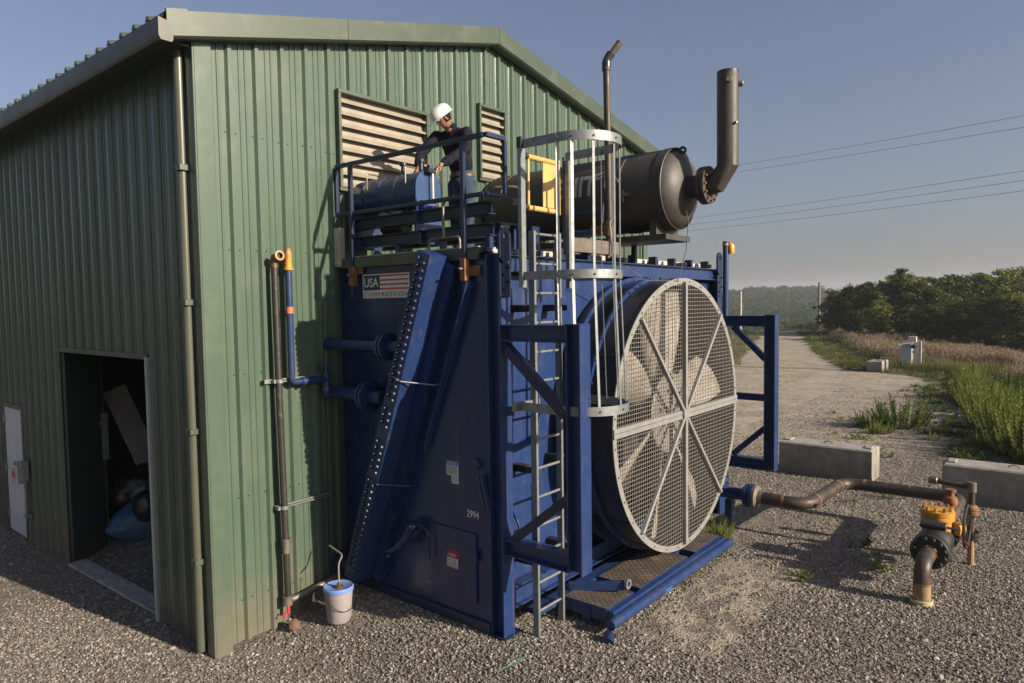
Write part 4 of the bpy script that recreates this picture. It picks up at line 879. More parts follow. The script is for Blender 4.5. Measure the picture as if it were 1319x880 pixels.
P('rail_bar', DKBLUE, MB().bar((1.60, -2.385, 5.22), (1.88, -2.385, 5.22), .045, .045, ch=.004), rl); P('rail_bar', DKBLUE, MB().bar((1.60, -2.385, 4.66), (1.88, -2.385, 4.66), .04, .04, ch=.004), rl)
P('rail_post', DKBLUE, MB().bx(1.86, 1.90, -2.405, -2.365, 4.68, 5.2, .003), rl); P('rail_post', DKBLUE, MB().bx(1.58, 1.62, -.07, -.03, 4.68, 5.2, .003), rl)
for y in (-.34, -2.10):
    P('rail_post', GALV if False else DKBLUE, MB().bx(1.558, 1.602, y-.024, y+.024, 3.70, 5.197, .004), rl)
    br = P('post_bracket', RUST, MB().bx(1.545, 1.615, y-.036, y+.036, 3.83, 4.05, .004), rl)
    P('bracket_arm', RUST, MB().bx(1.615, 1.64, y-.13, y+.03, 3.965, 4.05, .004) if y > -1 else MB().bx(1.615, 1.64, y-.16, y+.03, 3.88, 3.98, .004), br); P('set_bolt', GALV, MB().cyl((1.545, y, 3.95), (1.50, y, 3.95), .012, 8), br)
def tubing(pts, r=.014, m=STEELP, name='steel_tubing'): return P(name, m, MB().tube(bend(pts, .05, 5), r, 8))
tubing([(1.70, -1.48, 4.12), (1.70, -1.48, 4.29), (1.70, -1.93, 4.29), (1.70, -1.93, 3.98)]); tubing([(1.70, -1.70, 4.29), (1.70, -1.70, 4.66), (1.70, -1.86, 4.70)])
tubing([(1.95, -2.20, 4.78), (2.05, -2.36, 4.78), (2.12, -2.42, 4.76), (2.12, -2.42, 4.25)])
tubing([(3.90, -2.42, 4.55), (3.84, -2.42, 4.62), (3.78, -2.42, 4.55), (3.78, -2.46, 4.18), (3.6, -2.5, 4.12)])
P('electric_box', DKBLUE, MB().bx(2.2, 2.34, -2.47, -2.36, T+.06, T+.30, .006))
# door/bracket detail on the front panel behind the ladder
for x in (1.95, 2.55):
    for z in (3.55, 1.95, 1.02):
        P('standoff_bracket', BLACK, MB().bx(x-.05, x+.04, -2.58, -2.37, z-.035, z+.035, .004).bx(x-.045, x-.035, -2.68, -2.58, z-.03, z+.03))
P('panel_door', BLUE, MB().bx(1.85, 2.28, py-.025, py-.004, 1.7, 3.75, .006)); P('panel_rib', DKBLUE, MB().bx(1.83, 1.85, py-.04, py-.002, .7, 3.85))
P('power_cable', BLACK, MB().tube(bend([(1.86, py-.06, 3.8), (1.86, py-.06, 1.5), (1.92, py-.12, 1.35), (1.90, py-.1, 1.1)], .1), .012, 6))

# ---------------------------------------------------------------- caged ladder
ld = thing('caged_ladder', (2.15, -2.7, .3), 'galvanised caged ladder standing against the blue cooler front', 'ladder')
LY = -2.70; xl, xr = 1.90, 2.32
for x in (xl, xr): P('rail', GALV, MB().bx(x-.016, x+.016, LY-.035, LY+.035, H1(x, LY), 4.30, .003), ld)
for k in range(14): P('rung', GALV, MB().cyl((xl+.015, LY, .53+k*.288), (xr-.015, LY, .53+k*.288), .014, 10), ld)
P('tall_post', GALV, MB().bx(1.70, 1.77, LY-.035, LY+.01, 3.75, 5.06, .003), ld); P('tall_post', GALV, MB().bx(2.49, 2.53, LY-.03, LY+.02, 3.75, 5.06, .003), ld)
P('post_cap', BLACK, MB().bx(1.695, 1.775, LY-.04, LY+.015, 5.06, 5.16, .004), ld)
P('extension_pole', mat('pole_blue_grey', (.10, .13, .17), (.08, .10, .14), .4, .5), MB().bx(2.50, 2.53, LY+.03, LY+.06, 4.1, 5.1, .003), ld)
def hoop(x0, w_, d_, z, h, name='cage_hoop'):
    r = w_/2; pts = [(x0, LY)]+[(x0+r-r*math.cos(PI*i/24), LY-(d_-r)-r*math.sin(PI*i/24)) for i in range(25)]+[(x0+w_, LY)]
    vs = []; c = Vector((x0+r, LY-(d_-r)))
    n = len(pts)
    for t in (0, .007):
        for z_ in (z-h/2, z+h/2):
            for i, p in enumerate(pts):
                q = Vector(p); a = Vector(pts[max(i-1, 0)]); b = Vector(pts[min(i+1, n-1)]); d = (b-a).normalized(); nn = Vector((d.y, -d.x)); q = q-nn*t; vs.append((q.x, q.y, z_))
    fs = []
    for i in range(n-1):
        fs += [(i, i+1, n+i+1, n+i), (2*n+i, 3*n+i, 3*n+i+1, 2*n+i+1), (i, 2*n+i, 2*n+i+1, i+1), (n+i, n+i+1, 3*n+i+1, 3*n+i)]
    fs += [(0, n, 3*n, 2*n), (n-1, 3*n-1, 4*n-1, 2*n-1)]
    hp_ = P(name, GALV, MB().add(vs, fs), ld); return pts
h1 = hoop(1.72, .76, .82, 5.09, .085); h2 = hoop(1.72, .76, .82, 3.86, .08); h3 = hoop(1.68, .80, .89, 2.62, .085)
bolt = mesh_of(MB().cyl((0, 0, 0), (0, 0, .012), .008, 6))
for i in (1, 4, 8, 13, 18, 22, 25):
    a, b, c = h1[i], h2[i], h3[i]; inw = lambda p, k: ((p[0]-2.10)*k+2.10, (p[1]-LY)*k+LY)
    a, b, c = inw(a, .975), inw(b, .975), inw(c, .975)
    mb = MB(); q = ((b[0]-2.1), (b[1]-LY-.3)); uq = Vector((q[0], q[1], 0)).normalized()
    mb.bar((a[0], a[1], 5.12), (b[0], b[1], 3.84), .030, .006, uq); mb.bar((b[0], b[1], 3.86), (c[0], c[1], 2.59), .030, .006, uq); P('cage_bar', GALV, mb, ld)
for h, z in ((h1, 5.09), (h2, 3.86), (h3, 2.62)):
    for i in (1, 4, 8, 13, 18, 22, 25):
        p_ = h[i]; d = Vector((p_[0]-2.1, p_[1]-LY+.4)).normalized(); mb = MB(); mb.cyl((p_[0], p_[1], z), (p_[0]+d.x*.014, p_[1]+d.y*.014, z), .010, 6); P('bolt', STEELP, mb, ld)
P('hoop_foot_bracket', GALV, MB().bx(1.60, 2.0, LY-.0, LY+.04, 2.58, 2.66, .003), ld)
# swing gate
yg = thing('swing_gate', (1.8, -2.65, 4.6), 'yellow swing gate with flat panel at the top of the ladder', 'gate')
gy = LY+.06
for z in (4.53, 5.02): P('gate_tube', GATEY, MB().tube([(1.80, gy, z), (2.42, gy, z)], .027, 12), yg)
P('gate_tube', GATEY, MB().tube([(2.42, gy, 4.50), (2.42, gy, 5.05)], .027, 12), yg); P('gate_tube', GATEY, MB().tube([(1.93, gy, 4.53), (1.93, gy, 5.02)], .014, 10), yg)
P('gate_panel', GATEY, MB().bx(2.16, 2.40, gy-.008, gy+.004, 4.56, 5.0, .002), yg)
for z in (4.53, 5.02): P('gate_hinge', BLACK, MB().cyl((1.83, gy, z), (1.91, gy, z), .034, 12, ch=.004), yg)

# ---------------------------------------------------------------- exhaust silencer with stack
si = thing('exhaust_silencer', (4.6, -1.5, 4.42), 'long black exhaust silencer drum lying above the cooler roof', 'silencer')
SXc, SZc, SR = 4.6, 4.99, .495
P('drum', SIL, MB().lathe([(0, -.27), (.22, -.255), (.36, -.20), (.45, -.12), (.487, -.04), (SR, 0), (SR, 2.68), (.487, 2.72), (.45, 2.80), (.36, 2.88), (.22, 2.935), (0, 2.95)], (SXc, -.14, SZc), (0, -1, 0), 64), si, ang=50)
for y in (-.42, -1.55, -2.25, -2.82): P('drum_seam', SIL, MB().lathe([(SR-.002, 0), (SR+.008, .005), (SR+.008, .03 if y > -2.2 else .12), (SR-.002, .035 if y > -2.2 else .125)], (SXc, y+.02, SZc), (0, -1, 0), 64), si)
def cyltext(name, body, size, width, y0, z0, fat):
    def fn(a, b):
        s_ = z0+b; th = s_/SR; return (SXc-(SR+.004)*math.cos(th), y0-a, SZc+(SR+.004)*math.sin(th))
    return text(name, body, size, (0, 0, 0), (0, -1, 0), (0, 0, 1), mat('grey_lettering', (.36, .36, .36), (.3, .3, .3), .5), si, width=width, fat=fat, fn=fn)
cyltext('lettering', 'EMIT', .27, .66, -1.36, -.03, .03); cyltext('lettering', '2013', .085, .24, -.66, -.02, .01)
mb = MB()
for k in range(2):
    pts = [(-2.02+.0-.0*t, 0) for t in (0,)]
    for i in range(10):
        t0, t1 = i/10, (i+1)/10
        def q(t, o): y = -1.95-.22*t; z = .17+k*.06+.06*t*t+o*(1-t)*.03; th = z/SR; return (SXc-(SR+.004)*math.cos(th), y, SZc+(SR+.004)*math.sin(th))
        mb.add([q(t0, -1), q(t1, -1), q(t1, 1), q(t0, 1)], [(0, 1, 2, 3)])
P('swoosh_mark', bpy.data.materials['grey_lettering'], mb, si, smooth=False, fix=False)
mb = MB(); mb.cyl((SXc, -3.02, SZc), (SXc, -3.30, SZc), .135, 24); P('end_nozzle', SIL, mb, si)
fl = MB(); fl.lathe([(0, -.05), (.225, -.05), (.225, -.006), (.15, -.006), (.15, .006), (.225, .006), (.225, .05), (0, .05)], (SXc, -3.28, SZc), (0, 1, 0), 32); fo = P('stack_flange', SIL, fl, si)
for k in range(12): a = 2*PI*k/12; P('stud', RUST, MB().cyl((SXc+.19*math.cos(a), -3.20, SZc+.19*math.sin(a)), (SXc+.19*math.cos(a), -3.36, SZc+.19*math.sin(a)), .014, 6), fo)
mb = MB(); mb.tube([(SXc, -3.30, SZc), (SXc, -3.40, SZc), (SXc, -3.545, SZc+.20), (SXc, -3.545, 6.27)], .125, 32, caps=False); P('stack_pipe', SIL, mb, si, ang=25)
mb = MB(); mb.lathe([(.118, -.25), (.118, 0), (.126, 0), (.126, -.03)], (SXc, -3.545, 6.28), (0, 0, 1), 32); P('stack_lip', BLACK, mb, si)
for c, d in (((SXc-.105, -3.60, 6.15), (-1, -.45, 0)), ((SXc+.03, -3.665, 6.12), (.25, -1, 0)), ((SXc-.06, -3.655, 5.66), (-.5, -1, 0))):
    P('sample_port', STEELP, MB().cyl(c, Vector(c)+Vector(d).normalized()*(.05 if c[2] > 6 else .035), .034 if c[2] > 6 else .016, 14, ch=.004), si)
mb = MB(); mb.lathe([(.02, -.012), (.05, -.012), (.05, .012), (.02, .012), (.02, -.012)], (SXc-.02, -2.98, SZc+.46), (1, .4, 0), 16); P('lifting_eye', BLACK, mb, si)
P('support_tray', SIL, MB().bx(SXc-.36, SXc+.30, -2.93, -.1, 4.35, 4.42, .004), si)
for y in (-2.72, -.6): P('saddle', SIL, MB().bx(SXc-.3, SXc+.3, y-.05, y+.05, 4.422, 4.60, .004), si)
for x in (SXc-.31, SXc+.25):
    for y in (-2.15, -.5): P('support_leg', BLACK, MB().bx(x-.03, x+.03, y-.03, y+.03, T+.09, 4.35), si)
P('side_tube', BLUE, MB().tube([(3.95, -.3, 4.47), (3.95, -2.3, 4.47)], .045, 12), si); P('side_tube', BLUE, MB().bar((4.05, -1.2, 4.80), (4.02, -2.35, 4.72), .02, .04), si)
P('guy_cable', CABLE, MB().tube([(SXc-.45, -2.42, SZc-.08), (SXc-.52, -2.28, SZc+.22), (SXc-.55, -2.20, SZc+.24), (SXc-.9, -2.35, 4.3)], .010, 6), si)
P('clamp', STEELP, MB().bx(SXc-.52, SXc-.46, -2.50, -2.34, SZc-.09, SZc-.05).cyl((SXc-.5, -2.42, SZc-.16), (SXc-.5, -2.42, SZc-.02), .012, 8), si)
P('hanging_cable', CABLE, MB().tube([(SXc-.05, -3.10, SZc+.10), (SXc-.12, -3.06, SZc-.25), (SXc-.16, -3.12, SZc-.42), (SXc-.3, -3.16, 4.2), (SXc-.5, -3.15, 3.84), (3.6, -3.0, 3.84), (3.0, -3.0, 4.02)], .006, 6), si)
# brown vent pipe
vp = thing('vent_stack', (3.85, -2.33, 4.1), 'thin brown vent pipe with bent top rising past the silencer', 'pipe')
P('vent_pipe', RUSTP, MB().tube([(3.93, -2.33, 4.15), (3.93, -2.30, 6.40)], .042, 14), vp); P('vent_elbow', RUSTP, MB().tube(bend([(3.93, -2.30, 6.40), (3.93, -2.30, 6.52), (3.95, -2.36, 6.60)], .05), .052, 14), vp); P('elbow_band', NAVY, MB().cyl((3.93, -2.30, 6.44), (3.93, -2.30, 6.50), .055, 14), vp)
P('vent_tip', STEELP, MB().tube([(3.95, -2.35, 6.58), (3.99, -2.46, 6.72)], .04, 14, caps=False), vp)
P('union', RUST, MB().cyl((3.93, -2.33, 4.40), (3.93, -2.33, 4.58), .065, 14, ch=.01).cyl((3.93, -2.30, 4.49), (3.93, -2.08, 4.49), .055, 14, ch=.008), vp)
P('brown_channel', STEELP, MB().bx(3.0, 4.0, -2.42, -2.34, T+.08, T+.24, .004), vp)

# ---------------------------------------------------------------- blue surge tank on the platform
st = thing('surge_tank', (1.95, -.7, 4.4), 'blue horizontal tank with arched end plate on rooftop platform', 'tank')
tx, tz, tr = 1.92, 4.86, .205
P('tank_shell', mat('tank_blue', (.007, .034, .14), (.006, .028, .115), .28), MB().lathe([(0, -.03), (.12, -.02), (.18, .0), (tr, .05), (tr, 1.14)], (tx, -.12, tz), (0, -1, 0), 40), st, ang=50)
for y in (-.35, -.62, -.9): P('shell_band', BLUE, MB().lathe([(tr, 0), (tr+.006, 0), (tr+.006, .02), (tr, .02)], (tx, y, tz), (0, -1, 0), 40), st)
pts = [(-.19, -.50), (.19, -.50)]+[(.19*math.cos(a), .02+.19*math.sin(a)) for a in np.linspace(0, PI, 20)]
P('end_plate', mat('light_blue_plate', (.022, .055, .155), (.018, .046, .13), .35, dirt=(.08, .09, .12), dscale=12, dmax=.25), MB().prism(pts, (tx, -1.26, tz), (1, 0, 0), (0, 0, 1), -.012), st)
P('end_plate', BLUE, MB().prism(pts, (tx, -.20, tz), (1, 0, 0), (0, 0, 1), -.012), st)
P('shelf_edge', BLUE, MB().bx(tx-.21, tx-.20, -1.25, -.2, tz-.02, tz+.02), st)
P('sight_glass', WHITES, MB().cyl((tx+.02, -1.31, tz-.10), (tx+.02, -1.31, tz+.17), .012, 10), st); P('red_indicator', REDS, MB().cyl((tx+.02, -1.31, tz-.17), (tx+.02, -1.31, tz-.10), .014, 10), st)
P('gauge_pipe', BLUE, MB().tube([(tx-.14, -1.30, tz-.18), (tx+.05, -1.33, tz-.18)], .030, 12).cyl((tx-.15, -1.30, tz-.18), (tx-.11, -1.30, tz-.18), .05, 12), st)
P('gauge_dial', GALV, MB().cyl((tx+.05, -1.33, tz-.18), (tx+.075, -1.37, tz-.18), .042, 16, ch=.004), st)
P('top_valve', DKBLUE, MB().cyl((tx, -1.29, tz+.20), (tx, -1.29, tz+.26), .03, 10).bx(tx-.06, tx+.06, -1.33, -1.26, tz+.17, tz+.22, .01), st)
for y in (-.86, -1.15): P('filler_neck', DKBLUE, MB().cyl((tx, y, tz+.19), (tx, y, tz+.33), .026, 12).cyl((tx, y, tz+.31), (tx, y, tz+.345), .042, 12, ch=.004), st)
for y in (-.45, -1.1): P('grab_handle', STEELP, MB().tube(bend([(tx-.19, y, tz), (tx-.19, y, tz+.25), (tx-.02, y, tz+.25)], .03), .009, 8), st)
P('tank_piping', DKBLUE, MB().tube(bend([(tx-.05, -1.0, tz-.2), (tx-.05, -1.0, tz-.4)], .05), .03, 10).tube(bend([(tx-.1, -.8, tz-.33), (tx-.1, -1.15, tz-.33), (tx-.1, -1.15, tz-.45)], .05), .014, 8), st)
P('tank_motor', BLACK, MB().cyl((tx+.02, -.5, 4.5), (tx+.02, -.85, 4.5), .09, 16, ch=.01).bx(tx-.08, tx+.1, -.8, -.55, 4.36, 4.42), st)
for y in (-.20, -1.26): P('tank_foot', BLUE, MB().bx(tx-.18, tx+.18, y-.05, y-.015, 4.26, 4.38), st)
# amber beacon on the right conduit
bc = thing('amber_beacon', (X2+.03, F-.1, T+.3), 'amber plastic beacon clipped to the blue corner pipe', 'lamp')
P('lens', ORANGE, MB().lathe([(0, .10), (.035, .09), (.05, .06), (.05, -.04), (.04, -.06), (0, -.06)], (X2+.07, F-.11, T+.29), (0, 0, 1), 16), bc); P('clip_band', YELLOW, MB().cyl((X2+.03, F-.04, T+.36), (X2+.03, F-.04, T+.385), .05, 14).bx(X2+.03, X2+.06, F-.11, F-.06, T+.35, T+.40), bc)
t = tag(MB().tube(bend([(1.70, -2.56, .35), (1.68, -2.62, .325), (1.56, -2.80, .33), (1.35, -2.90, .32), (1.15, -2.86, .32)], .12, 6), .0035, 6).build('green_wire', GREENW), 'thin bright green wire lying on the gravel by blue post', 'wire')

# ---------------------------------------------------------------- process pipe and valve on the gravel
gp = thing('gas_pipe', (6.3, -3.6, .3), 'rusty pipe zigzagging over gravel from the blue flange to a valve', 'pipe')
PZ = .80
P('blue_stub', BLUE, MB().tube([(6.28, -2.4, PZ), (6.28, -3.16, PZ)], .085, 20), gp)
pipe_flange((6.28, -3.20, PZ), (0, -1, 0), .17, BLUE, 10, gp, .045)
P('flange', STEELP, MB().lathe([(0, 0), (.17, 0), (.17, .04), (.10, .06), (.09, .12), (0, .12)], (6.28, -3.262, PZ), (0, -1, 0), 28), gp)
P('blue_support', BLUE, MB().bx(6.22, 6.34, -2.95, -2.85, .28, PZ-.09).lathe([(0, 0), (.11, 0), (.11, .05), (.07, .05), (.07, .09), (.11, .09), (.11, .14), (0, .14)], (6.20, -2.80, PZ+.10), (0, 0, 1), 18), gp)
P('pipe_run', RUSTP, MB().tube(bend([(6.28, -3.36, PZ), (6.29, -3.98, PZ), (7.82, -4.05, PZ), (7.90, -5.57, PZ), (6.45, -5.55, PZ-.04)], .26, 8), .085, 24), gp)
for c, d in (((6.285, -3.66, PZ), (0, 1, 0)), ((6.60, -3.995, PZ), (1, -.05, 0)), ((7.55, -4.04, PZ), (1, -.05, 0)), ((7.84, -4.35, PZ), (.06, -1, 0)), ((7.90, -5.40, PZ), (.06, -1, 0))):
    d = Vector(d).normalized(); c = Vector(c); P('weld_band', RUST, MB().cyl(c-d*.02, c+d*.02, .0885, 24, ch=.003), gp)
P('pipe_strap', STEELP, MB().cyl((7.875, -4.93, PZ), (7.877, -4.95, PZ), .092, 24), gp)
vv = thing('check_valve', (5.9, -5.66, .3), 'black flanged valve with yellow bolted top and handwheel on gravel', 'valve')
vz = .74; vy = -5.55
P('valve_body', BLACK, MB().lathe([(0, -.42), (.10, -.42), (.11, -.30), (.165, -.16), (.18, 0), (.165, .16), (.11, .30), (.10, .42), (0, .42)], (5.92, vy, vz), (1, 0, 0), 32), vv)
def vfl(x, r, n=12):
    f = P('flange', BLACK, MB().lathe([(0, -.075), (.12, -.075), (r-.01, -.07), (r, -.06), (r, -.008), (r*.7, -.008), (r*.7, .008), (r, .008), (r, .06), (r-.01, .07), (0, .075)], (x, vy, vz), (1, 0, 0), 36), vv)
    nm_ = mesh_of(MB().lathe([(0, -.125), (.020, -.12), (.024, -.11), (.024, -.075), (.015, -.075), (.015, .075), (.024, .075), (.024, .11), (.020, .12), (0, .125)], (0, 0, 0), (1, 0, 0), 8))
    for k in range(n): a = 2*PI*(k+.5)/n; piece('nut', nm_, BLACK, f, (x, vy+r*.80*math.cos(a), vz+r*.80*math.sin(a)))
vfl(5.50, .195); vfl(6.32, .20)
P('yellow_bonnet', YELLOW, MB().lathe([(.135, .10), (.15, .24), (.175, .25), (.175, .29), (.165, .295), (.165, .305), (.178, .31), (.178, .355), (.13, .37), (0, .375)], (5.98, vy, vz), (0, 0, 1), 32), vv)
for k in range(10): a = 2*PI*k/10; P('bonnet_bolt', YELLOW if k % 3 else RUST, MB().cyl((5.98+.145*math.cos(a), vy+.145*math.sin(a), vz+.36), (5.98+.145*math.cos(a), vy+.145*math.sin(a), vz+.405), .017, 6), vv)
P('yellow_yoke', YELLOW, MB().lathe([(0, 0), (.075, 0), (.085, .02), (.085, .06), (.06, .08), (.05, .13), (0, .13)], (6.12, vy-.14, vz+.12), (.3, -1, 0), 18), vv)
P('actuator_box', BLACK, MB().cyl((5.62, vy+.12, vz+.27), (5.66, vy-.13, vz+.25), .052, 16, ch=.01).cyl((5.66, vy-.12, vz+.25), (5.69, vy-.24, vz+.235), .014, 8), vv)
hw = P('handwheel', BLACK, MB().lathe([(.25+.016*math.cos(t), .016*math.sin(t)) for t in np.linspace(0, 2*PI, 9)], (6.30, vy-.26, vz+.12), (0.02, 1, 0), 40), vv)
mb = MB()
for k in range(4): a = R(k*45+20); mb.bar((6.30+.25*math.cos(a), vy-.26, vz+.12+.25*math.sin(a)), (6.30-.25*math.cos(a), vy-.26, vz+.12-.25*math.sin(a)), .02, .012, (0, 1, 0))
mb.cyl((6.30, vy-.30, vz+.12), (6.30, vy-.22, vz+.12), .035, 12); P('wheel_spokes', BLACK, mb, hw); P('wheel_stem', STEELP, MB().cyl((6.2, vy-.12, vz+.12), (6.30, vy-.26, vz+.12), .022, 10), hw)
P('red_tag', REDS, MB().bar((5.95, vy-.26, vz+.05), (6.05, vy-.30, vz-.03), .05, .004), vv)
el = thing('riser_pipe', (5.0, -5.55, .3), 'black elbow pipe with taped tan foot rising from the gravel', 'pipe')
P('elbow', RUSTP, MB().tube(bend([(5.45, vy, vz), (5.02, vy, vz-.0), (5.0, vy, .50)], .20, 8), .083, 24), el); P('weld_band', RUST, MB().cyl((5.41, vy, vz), (5.37, vy, vz), .087, 24), el); P('weld_band', RUST, MB().cyl((5.0, vy, .535), (5.0, vy, .515), .086, 24), el)
P('tape_wrap', TANPIPE, MB().lathe([(.078, 0), (.088, .0), (.086, .04), (.091, .05), (.087, .10), (.090, .12), (.087, .17), (.085, .22), (.08, .22)], (5.0, vy, .30), (0, 0, 1), 24), el)
P('ground_collar', mat('collar_tape', (.42, .40, .24), (.34, .31, .18), .8), MB().lathe([(.09, 0), (.105, .0), (.115, .065), (.105, .07), (.093, .065)], (5.0, vy, .285), (.04, .02, 1), 18), el)
sp = thing('stand_pipe', (6.62, -5.86, .3), 'slim upright pipe with rusty unions beside the yellow topped valve', 'pipe')
sx_, sy_ = 6.62, -5.82
P('upper_pipe', RUSTP, MB().tube(bend([(sx_, sy_, .66), (sx_, sy_, 1.27), (sx_-.02, sy_+.42, 1.30)], .05), .035, 14), sp); P('lower_pipe', TANPIPE, MB().cyl((sx_, sy_, .25), (sx_, sy_, .64), .036, 14), sp)
P('elbow', STEELP, MB().cyl((sx_, sy_, 1.20), (sx_, sy_, 1.33), .05, 12, ch=.012), sp); P('elbow', STEELP, MB().cyl((sx_-.02, sy_+.36, 1.30), (sx_-.02, sy_+.46, 1.30), .048, 12, ch=.01), sp)
P('union', RUST, MB().lathe([(0, 0), (.05, 0), (.075, .03), (.075, .07), (.06, .08), (.075, .09), (.075, .12), (.05, .15), (0, .15)], (sx_, sy_, .90), (0, 0, 1), 12), sp)
f = P('flange', BLACK, MB().lathe([(0, -.04), (.085, -.04), (.085, -.005), (.05, -.005), (.05, .005), (.085, .005), (.085, .04), (0, .04)], (sx_, sy_, .67), (0, 0, 1), 20), sp)
for k in range(8): a = 2*PI*k/8; P('stud', BLACK, MB().cyl((sx_+.066*math.cos(a), sy_+.066*math.sin(a), .60), (sx_+.066*math.cos(a), sy_+.066*math.sin(a), .74), .011, 6), f)
bf = thing('branch_fitting', (7.0, -5.66, .85), 'rusty branch fitting standing on the pipe bend behind valve', 'fitting')
P('branch_body', RUST, MB().lathe([(0, 0), (.045, 0), (.045, .08), (.07, .10), (.085, .15), (.07, .21), (.04, .22), (.04, .27), (.06, .28), (.06, .31), (0, .31)], (6.95, -5.56, .82), (0, 0, 1), 14), bf); P('blue_collar', BLUE, MB().cyl((6.95, -5.56, .865), (6.95, -5.56, .885), .055, 14), bf)
# ---------------------------------------------------------------- concrete blocks
def block(nm, x, y, L, label, ang=0, w_=.60, h=.61, z0=None):
    z0 = H1(x, y)-.02 if z0 is None else z0; t = thing('concrete_block', (x, y, z0), label, 'concrete block', 'cast concrete blocks on the gravel')
    rot = Matrix.Rotation(R(ang), 3, 'Z'); g = .045
    prof = [(0, 0), (w_, 0), (w_, h-.02), (w_-.02, h), (.02, h), (0, h-.02)]
    ys = [-L/2, -L/2+.0, L/2]
    mb = MB(); 
    # body with V groove on both ends: cross sections in plan
    plan = [(0, 0), (w_*.38, 0), (w_*.5, g), (w_*.62, 0), (w_, 0), (w_, -L), (w_*.62, -L), (w_*.5, -L+g), (w_*.38, -L), (0, -L)]
    def ins(p, k): cx, cy = w_/2, -L/2; return (cx+(p[0]-cx)*(1-k/w_*2), cy+(p[1]-cy)*(1-k/L*2))
    n = len(plan); lv = [(plan, 0), (plan, h-.025), ([ins(p, .025) for p in plan], h)]
    vs = [(p[0], p[1], z) for P_, z in lv for p in P_]
    fs = [tuple(range(n-1, -1, -1)), tuple(2*n+i for i in range(n))]
    for l in range(2): fs += [(l*n+i, l*n+(i+1) % n, (l+1)*n+(i+1) % n, (l+1)*n+i) for i in range(n)]
    q = MB().add([Vector((x, y, z0))+rot @ Vector(v) for v in vs], fs).build('block_body', CONC, t, ang=25)
    mb = MB(); c = Vector((x, y, z0))+rot @ Vector((w_/2, -L/2, h))
    mb.tube([c+rot @ Vector((0, .08*math.cos(a), -.015+.055*math.sin(a))) for a in np.linspace(0, PI, 10)], .009, 8); mb.build('lifting_loop', RUST, t)
    for yy in (-.10, -L+.10):
        mb = MB(); mb.box(Vector((x, y, z0))+rot @ Vector((w_/2, yy, h+.012)), (w_*.45, .12, .028), rot, .012); mb.build('key_pad', CONC, t)
    return t
block('a', 10.03, -2.36, 1.62, 'long pale concrete block beside the blue steel frame', 0)
block('b', 9.62, -5.12, 1.85, 'concrete block behind the upright rusty pipe at frame edge', 1)
block('c', 30.4, .60, .62, 'small distant concrete block at the edge of weeds', 0, 1.3, .5)
# ---------------------------------------------------------------- meter cabinet in the weeds
ms = thing('meter_cabinet', (33.2, -.9, .2), 'pale grey metering cabinet on posts among the tall weeds', 'cabinet')
GREYB = mat('grey_cabinet', (.50, .52, .54), (.42, .44, .46), .5)
P('cabinet_box', GREYB, MB().bx(33.1, 33.4, -.72, -.28, .55, 1.45, .02), ms); P('cabinet_hood', GREYB, MB().bar((33.05, -.15, 1.42), (33.2, -.75, 1.52), .4, .05, ch=.01), ms)
P('post', GREYB, MB().bx(33.2, 33.3, -1.08, -.96, .2, 1.60), ms); P('post', GREYB, MB().bx(33.2, 33.3, -.90, -.80, .2, 1.60), ms); P('upper_box', mat('pale_pink_box', (.55, .45, .42), (.5, .4, .38), .6), MB().bx(33.15, 33.35, -.88, -.55, 1.5, 1.80, .01), ms)
P('meter', BLACK, MB().cyl((33.1, -.78, 1.35), (33.0, -.78, 1.35), .10, 14), ms); P('red_tag', REDS, MB().bx(33.0, 33.02, -.85, -.75, 1.05, 1.15), ms)
t = tag(MB().bx(35.2, 35.4, .25, 1.05, .55, .63).build('white_rail', WHITEP, None), 'short white rail lying in weeds left of metering cabinet', 'rail')
for (x, y, h, lab) in ((66.0, 16.2, .9, 'small yellow marker post at the end of the lane'),):
    t = tag(MB().cyl((x, y, H1(x, y)), (x, y, H1(x, y)+h), .12, 10).build('marker_post', mat('marker_yellow', (.8, .5, .05), (.7, .42, .04), .5), None), lab, 'post')
t = tag(MB().cyl((72.0, 22.5, H1(72, 22.5)-.5), (72.0, 22.5, 4.6), .12, 8).build('pale_post', mat('pale_wood', (.45, .40, .3), (.38, .33, .25), .8), None), 'thin pale post seen beyond the blue frame', 'post')
# litter
t = tag(MB().add([(16.0, -4.35, H1(16, -4.35)+.03), (16.3, -4.62, H1(16, -4.35)+.02), (16.15, -4.72, H1(16, -4.35)+.06), (15.9, -4.5, H1(16, -4.35)+.07), (16.05, -4.5, H1(16, -4.35)+.0)], [(0, 1, 2, 3), (0, 4, 1)]).build('red_wrapper', REDS, None), 'small red scrap of litter on the gravel by the weeds', 'litter')

# ---------------------------------------------------------------- poles and overhead lines
def pole(x, y, zt, label, arms, r=.14):
    t = thing('utility_pole', (x, y, H1(x, y)), label, 'utility pole'); P('pole_shaft', POLEW, MB().cyl((x, y, H1(x, y)-.5), (x, y, zt), r*1.2, 12, r*.8), t)
    for z in arms:
        P('crossarm', POLEW, MB().bx(x-.06, x+.06, y-1.1, y+1.1, z-.06, z+.06), t)
        for k in (-.95, 0, .95): P('insulator', GREYB, MB().lathe([(0, 0), (.05, 0), (.07, .04), (.04, .08), (.06, .12), (0, .15)], (x, y+k, z+.06), (0, 0, 1), 10), t)
    return t
pole(75.0, 15.1, 5.4, 'weathered utility pole standing at the left end of the wood', [])
PL = (69.5, 45.0); PR = (28.0, -14.5)
PL = (CP.x+.77*80-.8*0+.6356*(780-659.5)/893.5*80, CP.y+.635*80-.7719*(780-659.5)/893.5*80)
PR = (CP.x+.77*26+.6356*(1520-659.5)/893.5*26, CP.y+.635*26-.7719*(1520-659.5)/893.5*26)
